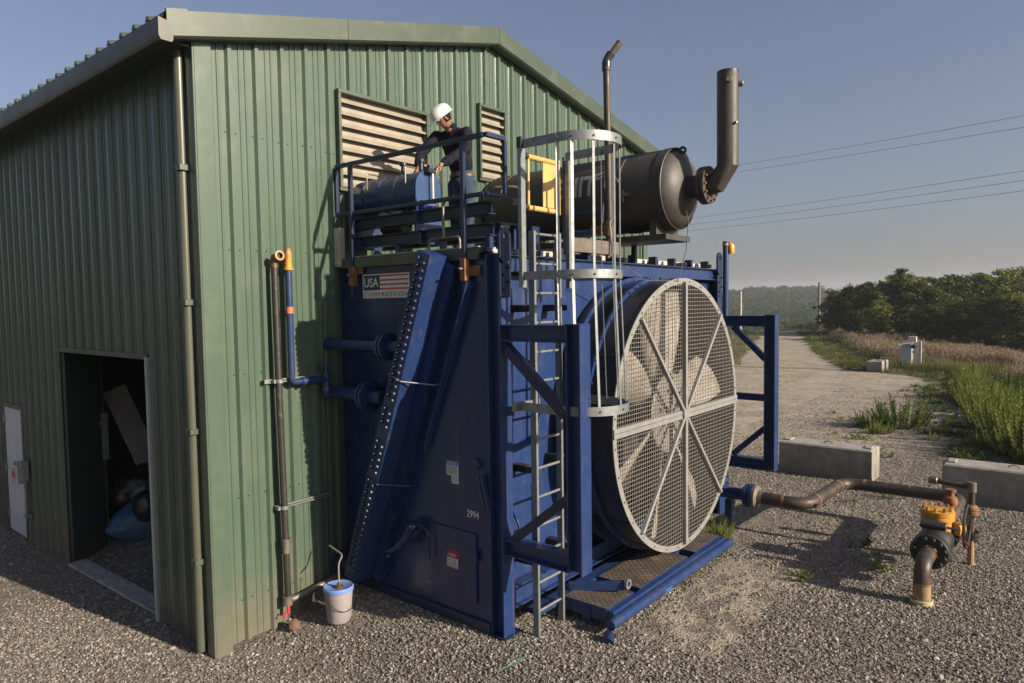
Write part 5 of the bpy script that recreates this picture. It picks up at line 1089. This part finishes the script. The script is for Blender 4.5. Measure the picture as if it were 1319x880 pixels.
pole(PL[0], PL[1], 17.4, 'tall utility pole far behind the green building', [16.6, 11.3]); pole(PR[0], PR[1], 11.9, 'tall utility pole beside the yard carrying the overhead lines', [11.0, 8.5])
def wire(a, b, sag, label, r=.009):
    a = Vector(a); b = Vector(b); pts = [a+(b-a)*t-Vector((0, 0, sag*4*t*(1-t))) for t in np.linspace(0, 1, 26)]
    tag(MB().tube(pts, r, 6).build('overhead_wire', CABLE, None), label, 'wire', 'overhead wires crossing the sky')
for k, (yo, zl, zr) in enumerate(((-.95, 16.5, 10.75), (.95, 17.0, 11.2), (-.95, 10.9, 8.25), (0, 11.5, 8.65), (.95, 12.1, 9.0))):
    wire((PL[0], PL[1]+yo, zl), (PR[0], PR[1]+yo, zr), .25, ['lower thin wire of the upper pair in the sky', 'topmost thin wire crossing the sky', 'lowest of three wires behind the exhaust elbow', 'middle of three wires behind the exhaust elbow', 'upper of three wires behind the exhaust elbow'][k])

# ---------------------------------------------------------------- worker on the roof
BX, BY, BZ = 2.80, -.92, 4.20; fx = Vector((-.985, -.17, 0)).normalized(); lx = Vector((-fx.y, fx.x, 0))
def B(f_, l_, u_): return Vector((BX, BY, BZ))+fx*f_+lx*l_+Vector((0, 0, u_))
def skin(name, nodes, edges, m, parent, sub=2, root=0):
    me = bpy.data.meshes.new(name); me.from_pydata([tuple(n[0]) for n in nodes], edges, []); o = bpy.data.objects.new(name, me); COL.objects.link(o)
    md = o.modifiers.new('skin', 'SKIN'); md.use_smooth_shade = True; md.branch_smoothing = .6
    for i, n in enumerate(nodes):
        r = n[1] if isinstance(n[1], tuple) else (n[1], n[1]); me.skin_vertices[0].data[i].radius = r; me.skin_vertices[0].data[i].use_root = (i == root)
    s_ = o.modifiers.new('sub', 'SUBSURF'); s_.levels = sub; s_.render_levels = sub
    bpy.context.view_layer.update(); dg = bpy.context.evaluated_depsgraph_get(); nm = bpy.data.meshes.new_from_object(o.evaluated_get(dg)); bpy.data.objects.remove(o)
    off = Vector(OFF[parent.name]); nm.transform(Matrix.Translation(-off)); nm.polygons.foreach_set('use_smooth', [True]*len(nm.polygons)); nm.materials.clear(); nm.materials.append(m)
    q = bpy.data.objects.new(name, nm); COL.objects.link(q); q.parent = parent; OFF[q.name] = tuple(off); return q
man = thing('person', (BX, BY, BZ), 'person in white hard hat, dark shirt and jeans working on rooftop tank', 'person')
HL = B(.70, .20, .965); HR = B(.76, -.06, .95)        # wrists
SHL = B(.17, .205, 1.455); SHR = B(.20, -.205, 1.455); ELL = B(.36, .33, 1.19); ELR = B(.42, -.30, 1.17)
hips = B(-.02, 0, .95)
nodes = []; edges = []
def nd(p, r, par=None): nodes.append((Vector(p), r)); i = len(nodes)-1; edges.append((par, i)) if par is not None else None; return i

def remeshed(name, segs, voxel, m, parent, sm=6):
    mb = MB()
    for sg in segs:
        p0, r0, p1, r1 = sg[:4]; el = sg[4] if len(sg) > 4 else 1.0; p0 = Vector(p0); p1 = Vector(p1); L = (p1-p0).length
        prof = [(r0*math.sin(t), -r0*.9*math.cos(t)) for t in np.linspace(0, PI/2, 6)]+[(r1*math.sin(t), L+r1*.9*math.cos(t)) for t in np.linspace(PI/2, 0, 6)]
        t_ = MB(); t_.lathe(prof, p0, p1-p0, 20)
        if el != 1.0:
            q = []
            for v in t_.v: v = Vector(v); ax = (p1-p0).normalized(); c = p0+ax*(v-p0).dot(ax); d = v-c; k = d.dot(fx); q.append(tuple(v-fx*k*(1-el)))
            t_.v = q
        mb.add(t_.v, t_.f)
    o = mb.build('tmp', m, None); md = o.modifiers.new('r', 'REMESH'); md.mode = 'VOXEL'; md.voxel_size = voxel; md.use_smooth_shade = True
    s_ = o.modifiers.new('s', 'SMOOTH'); s_.iterations = sm; s_.factor = .5
    bpy.context.view_layer.update(); nm = bpy.data.meshes.new_from_object(o.evaluated_get(bpy.context.evaluated_depsgraph_get())); bpy.data.objects.remove(o)
    off = Vector(OFF[parent.name]); nm.transform(Matrix.Translation(-off)); nm.polygons.foreach_set('use_smooth', [True]*len(nm.polygons)); nm.materials.clear(); nm.materials.append(m)
    q = bpy.data.objects.new(name, nm); COL.objects.link(q); q.parent = parent; OFF[q.name] = tuple(off); return q
S_ = [(B(-.01, 0, .95), .12, B(.03, 0, 1.12), .11, .7), (B(.03, 0, 1.12), .11, B(.11, 0, 1.34), .12, .7), (B(.14, .07, 1.38), .09, B(.14, -.07, 1.38), .09, .8), (B(.17, 0, 1.44), .06, B(.28, 0, 1.53), .050), (B(.28, 0, 1.53), .05, B(.31, 0, 1.56), .055)]
for s_, sh_, el_, wr_ in ((1, SHL, ELL, HL), (-1, SHR, ELR, HR)):
    S_ += [(sh_, .045, el_, .036), (el_, .034, wr_, .026)]
    dr = ((wr_-el_).normalized()+Vector((0, 0, -.15))).normalized(); sd = dr.cross(Vector((0, 0, 1))).normalized(); dn = Vector((0, 0, 1)).cross(dr).cross(dr).normalized(); dn = -dn if dn.z > 0 else dn
    for o_ in (-.024, -.008, .008, .024): S_.append((wr_+sd*o_*.6, .014, wr_+dr*.085+sd*o_*1.15, .012))
    for o_, L_ in ((-.030, .070), (-.010, .080), (.011, .075), (.031, .058)):
        k0 = wr_+dr*.092+sd*o_*1.1; k1 = k0+dr*L_*.55+dn*.016+sd*o_*.12; k2 = k1+dr*L_*.30+dn*.030; S_ += [(k0, .0105, k1, .0095), (k1, .0095, k2, .008)]
    tp_ = -s_; t0 = wr_+dr*.03+sd*.030*tp_; t1 = t0+dr*.04+sd*.022*tp_+dn*.02; S_ += [(wr_, .014, t0, .014), (t0, .013, t1, .011), (t1, .011, t1+dr*.028+dn*.012, .009)]
for s_, ft in ((1, (.06, .13)), (-1, (-.10, -.12))):
    S_ += [(B(-.02, s_*.09, .90), .075, B(.02+ft[0]*.5, s_*.11, .50), .05), (B(.02+ft[0]*.5, s_*.11, .50), .05, B(ft[0], ft[1], .09), .036), (B(ft[0]-.02, ft[1], .045), .03, B(ft[0]+.13, ft[1], .04), .03)]
remeshed('body', S_, .0055, SKIN, man, 3)
C_ = [(B(.0, 0, 1.10), .158, B(.01, 0, 1.12), .160, .72), (B(.01, 0, 1.12), .160, B(.04, 0, 1.18), .165, .72), (B(.04, 0, 1.18), .168, B(.11, 0, 1.36), .185, .68), (B(.125, .09, 1.37), .115, B(.125, -.09, 1.37), .115, .85), (B(.15, .11, 1.425), .075, B(.15, -.11, 1.425), .075), (B(.17, 0, 1.45), .085, B(.215, 0, 1.505), .068)]
for sh_, el_, wr_ in ((SHL, ELL, HL), (SHR, ELR, HR)):
    C_ += [(sh_-Vector((0, 0, .025)), .073, sh_.lerp(el_, .5), .066), (sh_.lerp(el_, .5), .066, el_, .060), (el_, .060, el_.lerp(wr_, .55), .056), (el_.lerp(wr_, .55), .055, el_.lerp(wr_, .90), .043)]
    for k_ in (.25, .5, .75): q_ = el_.lerp(wr_, k_); C_.append((q_, .061, q_+(wr_-el_)*.03, .058))
remeshed('shirt', C_, .011, SHIRT, man, 5)
J_ = [(B(-.02, 0, .965), .150, B(-.025, 0, .90), .160, .78), (B(-.05, .07, .88), .10, B(-.05, -.07, .88), .10)]
for s_, ft in ((1, (.06, .13)), (-1, (-.10, -.12))):
    kn_ = B(.02+ft[0]*.5, s_*.11, .48); J_ += [(B(-.02, s_*.085, .86), .108, kn_, .078), (kn_, .078, B(ft[0]-.01, ft[1], .10), .070)]
remeshed('jeans', J_, .011, JEANS, man, 5)
bl_ = MB(); bl_.lathe([(.150, -.017), (.159, -.015), (.159, .015), (.150, .017)], B(-.02, 0, .965), (0, 0, 1), 36)
q = []
for v in bl_.v: v = Vector(v); d = v-B(-.02, 0, .965); k = d.dot(fx); q.append(tuple(v-fx*k*.20+(v-B(-.02, 0, v.z-BZ)).normalized()*.002))
bl_.v = q; P('belt', BELT, bl_, man)
for s_, ft in ((1, (.06, .13)), (-1, (-.10, -.12))):
    remeshed('boot', [(B(ft[0]-.06, ft[1], .045), .045, B(ft[0]+.15, ft[1], .038), .042), (B(ft[0]-.02, ft[1], .05), .05, B(ft[0]-.02, ft[1], .15), .052)], .01, BELT, man, 3)
# head
HC = B(.355, .0, 1.585); look = (Vector((-.87, .36, 0))+Vector((0, 0, -.70))).normalized(); hl = Vector((0, 0, 1)).cross(look).normalized(); hu = look.cross(hl).normalized(); hu = hu if hu.z > 0 else -hu
def HP(a, b, c): return HC+look*a+hl*b+hu*c
b = bmesh.new(); bmesh.ops.create_uvsphere(b, u_segments=40, v_segments=32, radius=1)
mb = MB(); vs = []
def gs(d, s): return math.exp(-(d*d)/(s*s))
for v in b.verts:
    x, y, z = v.co; q = Vector((x*.094, y*.074, z*.112))
    if z < 0: q.y *= 1-.28*(-z)**1.3; q.x *= 1-.05*(-z)
    if x > 0:
        q.x += .030*gs(y*.074, .012)*gs(z*.112+.018, .022)*(1 if x > .5 else 0)          # nose
        q.x += .010*gs(y*.074, .02)*gs(z*.112+.085, .018)                                # chin
        q.x -= .010*(gs(abs(y*.074)-.030, .016)*gs(z*.112-.006, .013))                   # eye sockets
        q.x += .006*gs(z*.112-.028, .012)                                               # brow
        q.x += .006*gs(y*.074, .02)*gs(z*.112+.052, .007)                                # lips
    vs.append(HP(q.x, q.y, q.z))
mb.add(vs, [tuple(v.index for v in f.verts) for f in b.faces]); b.free(); hd_ = P('head', SKIN, mb, man, ang=80)
for s_ in (-1, 1):
    P('ear', SKIN, MB().lathe([(0, -.008), (.016, -.008), (.026, -.002), (.028, .006), (.018, .010), (0, .004)], HP(-.005, s_*.075, -.012), hl*s_+look*-.3, 14), hd_)
    P('eye', WHITES, MB().lathe([(0, -.010), (.007, -.007), (.010, 0), (.007, .007), (0, .010)], HP(.078, s_*.030, .004), look, 10), hd_); P('pupil', BLACKS, MB().cyl(HP(.0865, s_*.030, .003), HP(.0885, s_*.030, .003), .004, 8), hd_)
    P('eyebrow', HAIR, MB().bar(HP(.089, s_*.018, .022), HP(.082, s_*.045, .023), .006, .006), hd_)
P('mouth', mat('lips', (.28, .10, .08), (.24, .08, .07), .5), MB().bar(HP(.0945, -.020, -.052), HP(.0945, .020, -.052), .006, .005), hd_)
hv = []
mb = MB(); mb.lathe([(.070, -.060), (.083, -.03), (.088, .0), (.090, .04)], HP(-.008, 0, .0), hu, 40, a0=R(-112), a1=R(112)); P('hair', HAIR, mb, man)
mb = MB(); nn = 28
def helmet_pt(t, r, h, k=1.0): return HP(.002+r*math.cos(t)*1.14*.128, r*math.sin(t)*.118, .030+h)
prof = [(1.0, 0), (1.0, .02), (.98, .045), (.91, .075), (.76, .099), (.50, .116), (.20, .123), (.001, .124)]
vs = []; 
for (r, h) in prof: vs += [helmet_pt(2*PI*k/nn, r, h+(.006*gs(math.sin(2*PI*k/nn)*r, .25) if r < .98 else 0)) for k in range(nn)]
fs = [(i*nn+k, i*nn+(k+1) % nn, (i+1)*nn+(k+1) % nn, (i+1)*nn+k) for i in range(len(prof)-1) for k in range(nn)]
hh = P('hard_hat', HELM, MB().add(vs, fs), man, ang=60)
vs = []
for (r0, h) in ((.97, .004), (1.0, -.004), (1.0, -.009), (.96, -.006)):
    for k in range(nn):
        t = 2*PI*k/nn; e_ = (1.10 if r0 >= 1 else 1)*(1+(.30*max(math.cos(t), 0)**1.5 if r0 >= 1 else 0)); vs.append(helmet_pt(t, r0*e_, h-(.012*max(math.cos(t), 0) if r0 >= 1 else 0)))
fs = [(i*nn+k, i*nn+(k+1) % nn, ((i+1) % 4)*nn+(k+1) % nn, ((i+1) % 4)*nn+k) for i in range(4) for k in range(nn)]
P('hat_brim', HELM, MB().add(vs, fs), hh, ang=60); P('hat_emblem', BLACKS, MB().box(HP(.133, .012, .062), (.004, .016, .014)), hh)
# collar and placket
mb = MB(); mb.lathe([(.072, 0), (.082, -.012), (.088, -.035), (.080, -.035)], B(.225, 0, 1.54), Vector((0, 0, 1))+fx*.35, 24); P('collar', SHIRT, mb, man)
P('safety_glasses', mat('clear_lens', (.08, .08, .09), (.06, .06, .07), .15), MB().bar(HP(.093, -.052, .006), HP(.093, .052, .006), .004, .006), man)

# ---------------------------------------------------------------- vegetation
def quads_mesh(name, C_, A_, B_):
    n = len(C_); v = np.concatenate([(C_-A_-B_)[:, None], (C_+A_-B_)[:, None], (C_+A_+B_)[:, None], (C_-A_+B_)[:, None]], 1).reshape(-1, 3)
    me = bpy.data.meshes.new(name); me.vertices.add(4*n); me.vertices.foreach_set('co', v.astype(np.float32).ravel()); me.loops.add(4*n); me.loops.foreach_set('vertex_index', np.arange(4*n))
    me.polygons.add(n); me.polygons.foreach_set('loop_start', np.arange(0, 4*n, 4)); me.update(calc_edges=True); return me
def blades_mesh(name, base, tip, wd, g):
    n = len(base); d = tip-base; ang = g.uniform(0, PI, n); side = np.stack([np.cos(ang), np.sin(ang), np.zeros(n)], 1)*wd[:, None]
    mid = base+d*.55+np.stack([d[:, 0]*-.12, d[:, 1]*-.12, np.zeros(n)], 1)
    v = np.stack([base-side, base+side, mid+side*.7, mid-side*.7, tip], 1).reshape(-1, 3)
    me = bpy.data.meshes.new(name); f = []
    for i in range(n): b = 5*i; f += [(b, b+1, b+2, b+3), (b+3, b+2, b+4)]
    me.from_pydata(v.tolist(), [], f); return me
def tuft(seed, n, h, sp, lean, wd):
    g = np.random.default_rng(seed); a = g.uniform(0, 2*PI, n); r = g.uniform(0, sp, n); base = np.stack([r*np.cos(a), r*np.sin(a), np.zeros(n)-.02], 1)
    hh = h*g.uniform(.5, 1, n); l = lean*g.uniform(.2, 1, n)*hh; b = a+g.normal(0, .8, n); tip = base+np.stack([l*np.cos(b), l*np.sin(b), hh], 1)
    return blades_mesh('tuft', base, tip, wd*g.uniform(.6, 1.2, n), g)
def weed_mesh(seed, stems=22, h=.9, sp=.32, leaf=.036, nl=52):
    g = np.random.default_rng(seed); C_, A_, B_ = [], [], []
    for s_ in range(stems):
        a = g.uniform(0, 2*PI); r = sp*math.sqrt(g.uniform(0, 1)); hh = h*g.uniform(.45, 1)*(1-.35*r/sp); b = np.array([r*math.cos(a), r*math.sin(a), 0]); tp = b*1.5+np.array([g.normal(0, .05), g.normal(0, .05), hh])
        C_.append((b+tp)/2); d = tp-b; sd = np.cross(d, [g.normal(), g.normal(), 0]); sd /= np.linalg.norm(sd)+1e-9; A_.append(sd*.004); B_.append(d/2)
        for k in range(nl):
            t = .12+.88*(k/nl); ph = k*2.4+g.uniform(0, .5); L = leaf*(1.15-.6*t)*g.uniform(.8, 1.4); o = np.array([math.cos(ph), math.sin(ph), .75+t*.4]); o /= np.linalg.norm(o)
            q = b+(tp-b)*t; sd = np.cross(o, [0, 0, 1]); sd /= np.linalg.norm(sd)+1e-9; C_.append(q+o*L); A_.append(sd*L*.24); B_.append(o*L)
    return quads_mesh('weed', np.array(C_), np.array(A_), np.array(B_))
def heads_mesh(seed, n=34, h=.75, sp=.3):
    g = np.random.default_rng(seed); C_, A_, B_ = [], [], []
    for i in range(n):
        a = g.uniform(0, 2*PI); r = sp*math.sqrt(g.uniform()); b = np.array([r*math.cos(a), r*math.sin(a), 0]); tp = b*1.4+np.array([g.normal(0, .07), g.normal(0, .07), h*g.uniform(.6, 1)])
        d = tp-b; sd = np.cross(d, [g.normal(), g.normal(), 0]); sd /= np.linalg.norm(sd)+1e-9; C_.append((b+tp)/2); A_.append(sd*.0025); B_.append(d/2)
        for k in range(9):
            o = np.array([g.normal(), g.normal(), abs(g.normal())+.6]); o /= np.linalg.norm(o); L = g.uniform(.02, .05); q = b+d*(.72+.3*k/9); sd = np.cross(o, g.normal(size=3)); sd /= np.linalg.norm(sd); C_.append(q+o*L*.6); A_.append(sd*.006); B_.append(o*L)
    return quads_mesh('heads', np.array(C_), np.array(A_), np.array(B_))
def field_pts(n, poly, near_, fall, x1=96, y0=-45, y1=62, keep=None):
    u = rng.uniform(0, 1, n*3); d = near_*(130/near_)**u; a = rng.uniform(-1.05, .95, n*3)
    ca = math.atan2(fw.y, fw.x)+a; p = np.stack([CP.x+d*np.cos(ca), CP.y+d*np.sin(ca)], 1)
    jx = noise2(p[:, 0], p[:, 1], 1.9, 41)*.35
    k = in_poly(p[:, 0]+jx, p[:, 1]+jx, poly)
    if keep is not None: k &= keep(p[:, 0], p[:, 1])
    p = p[k][:n]; return np.concatenate([p, height(p[:, 0], p[:, 1])[:, None]], 1)
tg = [proto('grass_tuft', tuft(i, 46, .55, .22, .45, .006), GRASSM) for i in range(4)]
lg = [proto('low_tuft', tuft(20+i, 40, .22, .20, .7, .006), LOWG) for i in range(3)]
hd2 = [proto('seed_heads', heads_mesh(40+i), HEADS) for i in range(4)]
wd2 = [proto('weed_plant', weed_mesh(60+i, 11, .75, .22, .034, 36), WEED) for i in range(4)]
deep = lambda x, y: in_poly(x-1.2, y+2.2, GRASS_R)
scatter('field_grass', field_pts(24000, GRASS_R, 11, 1, keep=deep), tg, .6, 1.35, 'tall straw and green grass covering the field', .1, 11)
scatter('low_grass', field_pts(12000, GRASS_R, 11, 1), lg, .7, 1.5, 'short green grass along the field edge', .1, 12)
pink = lambda x, y: (noise2(x, y, .35, 51) > -.4) & in_poly(x-1.6, y+2.4, GRASS_R)
scatter('seed_grass', field_pts(13000, GRASS_R, 14, 1, keep=pink), hd2, .7, 1.25, 'pinkish seed heads of grass across the field', .1, 13)
scatter('field_weeds', field_pts(5200, GRASS_R, 11, 1, keep=lambda x, y: noise2(x, y, .5, 52) > -.05+sstep(22, 30, x)*.75), wd2, .6, 1.25, 'scattered green weeds among the field grass', .1, 14)
scatter('left_grass', field_pts(5000, GRASS_L, 22, 1), tg+lg, .5, 1.1, 'dry grass on the bank left of the lane', .1, 15)
fm = mesh_of(MB().lathe([(0, 0), (.018, .01), (.022, .02), (0, .025)], (0, 0, .62), (0, .3, 1), 6)); scatter('flower_heads', field_pts(1300, GRASS_R, 22, 1, keep=lambda x, y: crest(x, y) > -7), [proto('flower', fm, FLOW)], .75, 1.1, 'tiny white flower heads dotted over the field', .2, 16)
spr = np.array([(16.4+rng.normal(0, 3), -3.0+rng.normal(0, 1.3)) for _ in range(16)]+[(lambda t: (13.0+t*13+rng.normal(0, .25), -5.45+t*2.75+abs(rng.normal(0, .45))))(rng.uniform(0, 1)) for _ in range(150)]+[(6.5, -4.6), (5.75, -4.95), (4.9, -4.35), (13, -3.4), (14.2, -2.8), (5.6, -2.95), (9.2, -4.4), (8.6, -4.0)]); spr = np.concatenate([spr, height(spr[:, 0], spr[:, 1])[:, None]], 1)
scatter('yard_sprigs', spr, [proto('sprig', weed_mesh(90+i, 7, .14, .09, .026, 8), WEED) for i in range(2)], .7, 1.5, 'small green sprigs growing through the gravel', .1, 17)
# individual weeds close enough to tell apart
bush_me = [weed_mesh(200+i, 58, 1.0, .50, .034, 62) for i in range(4)]
for m_ in bush_me: m_.materials.append(WEED)
def bush(x, y, s, k, label, group='leafy green weeds along the gravel edge'):
    o = bpy.data.objects.new('weed_bush', bush_me[k % 4]); COL.objects.link(o); o.location = (x, y, H1(x, y)-.02); o.scale = (s*1.25, s*1.25, s*1.25); o.rotation_euler = (0, 0, x*7 % 6); tag(o, label, 'weed', group)
bush(16.5, -3.25, .85, 0, 'bright green weed clump standing alone on the gravel'); bush(16.0, -2.75, .55, 1, 'smaller weed clump touching the lone clump on its left side'); bush(15.2, -3.05, .35, 2, 'tiny weed sprout in front of the lone gravel clump')
bush(5.62, -2.98, .32, 3, 'small leafy weed at the end of the blue skid tube')
EDG = [(14.2, -6.05, 1.05), (15.6, -5.75, 1.1), (17.0, -5.35, 1.0), (18.6, -5.05, .95), (20.4, -4.75, .9), (22.6, -4.3, .9), (15.2, -7.1, 1.2), (17.3, -6.6, 1.15), (19.4, -6.1, 1.05), (21.5, -5.6, .9), (24.5, -4.2, .8), (26.6, -3.7, .8), (13.4, -7.0, 1.1), (28.6, -3.2, .7), (24.3, -5.3, .8)]
words = ['nearest full green weed at the lower right field corner', 'tall green weed second along the gravel edge from the frame side', 'tall green weed third along the gravel edge', 'green weed fourth along the gravel edge', 'green weed fifth along the gravel edge', 'green weed sixth along the gravel edge', 'largest green weed behind the nearest one at the picture edge', 'broad green weed behind the third edge weed', 'green weed behind the fourth edge weed', 'green weed behind the fifth edge weed', 'green weed seventh along the edge, below the meter cabinet', 'small green weed right of the meter cabinet base', 'green weed by the far end of the second concrete block', 'smallest edge weed nearest the meter cabinet', 'green weed in the pink grass behind the sixth edge weed']
for k, (x, y, s_) in enumerate(EDG): bush(x, y, s_, k, words[k])

# trees: trunk, limbs and leafy crown built once per kind, copied with obj.copy()
def tree_proto(seed, h, rad, nleaf=15000, leaf=.105, low=.08, name='deciduous_tree'):
    g = np.random.default_rng(seed); tr = MB(); pts = [(g.normal(0, .05)*k, g.normal(0, .05)*k, h*.82*k/6) for k in range(7)]
    tr.tube(pts, [.20*h/10*(1-.13*k) for k in range(7)], 8); cl = []
    nl = 40
    for k in range(nl):
        t = low+(.94-low)*(k+.5)/nl; a = k*2.4+g.uniform(0, .6); env = math.sin(min(1, (1.04-t)*1.5)*PI/2)*(.55+.45*math.sin(min(t*2.2, PI/2))); L = rad*env*g.uniform(.6, 1.12)
        b = Vector(pts[min(int(t*6), 6)]); b.z = h*.82*t; e_ = b+Vector((math.cos(a)*L, math.sin(a)*L, L*g.uniform(.15, .6)))
        if k % 2 == 0: tr.tube([b, b.lerp(e_, .5)+Vector((0, 0, .1)), e_], [.06*h/10, .04*h/10, .012], 5, False)
        for j in range(7): q = b.lerp(e_, g.uniform(.3, 1.25)); cl.append((q.x+g.normal(0, .3), q.y+g.normal(0, .3), q.z+g.normal(0, .3), g.uniform(.25, .62)*rad/2.6))
    for k in range(14): cl.append((g.normal(0, .5), g.normal(0, .5), h*(.93-abs(g.normal(0, .09))), g.uniform(.3, .6)))
    cl = np.array(cl); n = nleaf; i = g.integers(0, len(cl), n); d = g.normal(size=(n, 3)); d /= np.linalg.norm(d, axis=1)[:, None]; rr = cl[i, 3]*g.uniform(.2, 1.5, n)**.8
    C_ = cl[i, :3]+d*rr[:, None]*[1, 1, .75]; nrm = d+g.normal(0, .7, (n, 3))+[0, 0, .4]; nrm /= np.linalg.norm(nrm, axis=1)[:, None]
    a = np.cross(nrm, g.normal(size=(n, 3))); a /= np.linalg.norm(a, axis=1)[:, None]; b = np.cross(nrm, a); L = leaf*g.uniform(.6, 1.3, n)[:, None]
    cm = quads_mesh('crown', C_, a*L*.6, b*L); cm.materials.append(LEAF); tm = mesh_of(tr, 60); tm.materials.append(BARK); return tm, cm
TP = [tree_proto(301, 10, 2.6), tree_proto(302, 9, 2.9), tree_proto(303, 11, 2.4), tree_proto(304, 10.5, 3.1), tree_proto(305, 8, 2.2, 10000)]
def tree(x, y, top, k, label, group):
    tm, cm = TP[k % 5]; hh = (10, 9, 11, 10.5, 8)[k % 5]*.98; z0 = H1(x, y)-.1; s_ = (top-z0)/hh
    t = thing('deciduous_tree', (x, y, z0), label, 'tree', group); t.scale = (s_*1.30, s_*1.30, s_); t.rotation_euler = (0, 0, (x*13+y*7) % 6.28)
    for n_, m_ in (('trunk', tm), ('crown', cm)): o = bpy.data.objects.new(n_, m_); COL.objects.link(o); o.parent = t
def at(px, depth, py):       # a spot on the ground seen towards picture column px, and the height that row py has there
    q = CP+(fw+rt*((px-659.5)/893.54)-up*((py-440)/893.54))*depth; return q.x, q.y, q.z
ROWA = [(1078, 66, 372, 4), (1092, 62, 368, 0), (1109, 63, 364, 1), (1126, 60, 366, 2), (1140, 62, 362, 0), (1160, 61, 343, 2), (1174, 64, 350, 3), (1193, 60, 356, 1), (1212, 62, 360, 0), (1232, 60, 353, 3), (1252, 62, 352, 2), (1271, 60, 350, 1), (1290, 62, 343, 2), (1308, 60, 346, 3), (1328, 61, 341, 0), (1352, 60, 345, 1), (1380, 61, 340, 2), (1412, 60, 345, 3), (1450, 62, 340, 1), (1500, 60, 342, 0),
        (1100, 55, 398, 4), (1135, 53, 392, 4), (1170, 51, 395, 1), (1205, 50, 390, 4), (1240, 48, 385, 1), (1275, 47, 380, 4), (1305, 46, 376, 1), (1340, 45, 378, 4),
        (1085, 76, 374, 1), (1120, 78, 362, 0), (1150, 76, 352, 3), (1185, 77, 354, 2), (1222, 78, 352, 1), (1262, 76, 350, 0), (1300, 78, 344, 3), (1336, 76, 344, 2)]
ORD = 'first second third fourth fifth sixth seventh eighth ninth tenth eleventh twelfth thirteenth fourteenth fifteenth sixteenth seventeenth eighteenth nineteenth twentieth'.split()
def tlab(k):
    if k < 20: return 'tall tree in the main row of the wood, %s from the utility pole' % ORD[k]
    if k < 28: return 'low bushy tree at the front foot of the wood, %s from the utility pole' % ORD[k-20]
    return 'tree showing over the back of the wood, %s from the utility pole' % ORD[k-28]
for k, (px, dp, py, kd) in enumerate(ROWA):
    x, y, z = at(px, dp, py)
    nm = ['tree at the left end of the wood beside the utility pole', 'tall airy tree whose crown stands highest above the meter cabinet'][k == 5] if k in (0, 5) else tlab(k)
    tree(x, y, z, kd, nm, 'trees of the wood beyond the field' if k not in (0, 5) else None)
# far hills: wood too dense and far to count
far_me = []
for i in range(3):
    g = np.random.default_rng(500+i); n = 1100; cl = g.normal(0, 1, (12, 3))*[1.6, 1.6, 1.5]+[0, 0, 5]; ii = g.integers(0, 12, n); d = g.normal(size=(n, 3)); d /= np.linalg.norm(d, axis=1)[:, None]
    C_ = cl[ii]+d*1.5*[1, 1, .9]; nrm = d+g.normal(0, .5, (n, 3)); nrm /= np.linalg.norm(nrm, axis=1)[:, None]; a = np.cross(nrm, g.normal(size=(n, 3))); a /= np.linalg.norm(a, axis=1)[:, None]; b = np.cross(nrm, a)
    far_me.append(proto('far_tree', quads_mesh('far_tree', C_, a*.22, b*.30), FARLEAF))
n = 17000; d = rng.uniform(135**.7, 720**.7, n)**(1/.7); a = math.atan2(fw.y, fw.x)+rng.uniform(-.85, .75, n); p = np.stack([CP.x+d*np.cos(a), CP.y+d*np.sin(a)], 1)
k = ~(in_poly(p[:, 0], p[:, 1], GRASS_R) | in_poly(p[:, 0], p[:, 1], GRASS_L)) & ((noise2(p[:, 0], p[:, 1], .02, 61) > -.75) | (d > 560)); p = p[k]
p = np.concatenate([p, height(p[:, 0], p[:, 1])[:, None]-.5], 1)
scatter('far_woods', p, far_me, .6, 1.6, 'hazy wooded hillside beyond the end of the lane', .05, 21)
# far houses on the hillside
for (px, py, dp, s_, lab) in ((958, 377, 420, 1.5, 'small white house among trees near the top of the hill'), (955, 389, 330, 1.7, 'white house low on the wooded hillside'), (991, 380, 430, 2.4, 'long pale roofed house in a clearing on the hill')):
    x, y, z = at(px, dp, py); z = H1(x, y)+7; s_ = s_*1.6; t = thing('far_house', (x, y, z-7), lab, 'house')
    P('wall', mat('far_wall', (.6, .6, .58), (.5, .5, .48), .8), MB().bx(x-s_/2, x+s_/2, y-s_, y+s_, z-8, z), t, smooth=False)
    P('roof', mat('far_roof', (.35, .33, .32), (.3, .28, .27), .8), MB().add([(x-s_/2-.3, y-s_-.3, z), (x+s_/2+.3, y-s_-.3, z), (x, y-s_-.3, z+s_*.4), (x-s_/2-.3, y+s_+.3, z), (x+s_/2+.3, y+s_+.3, z), (x, y+s_+.3, z+s_*.4)], [(0, 1, 2), (3, 5, 4), (0, 2, 5, 3), (1, 4, 5, 2), (0, 3, 4, 1)]), t, smooth=False)
    for yy in (-.5, .2): P('window', BLACK, MB().bx(x-s_/2-.05, x-s_/2, y+s_*yy, y+s_*(yy+.3), z-s_*.5, z-s_*.2), t)
# ---------------------------------------------------------------- haze
hz = bpy.data.materials.new('haze'); hz.use_nodes = True; N = hz.node_tree.nodes; N.remove(N['Principled BSDF']); pv_ = N.new('ShaderNodeVolumePrincipled'); pv_.inputs['Color'].default_value = (.80, .86, .95, 1); pv_.inputs['Density'].default_value = .00048; pv_.inputs['Anisotropy'].default_value = .2
hz.node_tree.links.new(pv_.outputs[0], N['Material Output'].inputs['Volume'])
hb = MB().bx(-1700, 2100, -1700, 2100, -30, 48).build('haze', hz, None, smooth=False); tag(hb, 'thin pale morning haze lying over the whole valley', kind='stuff')
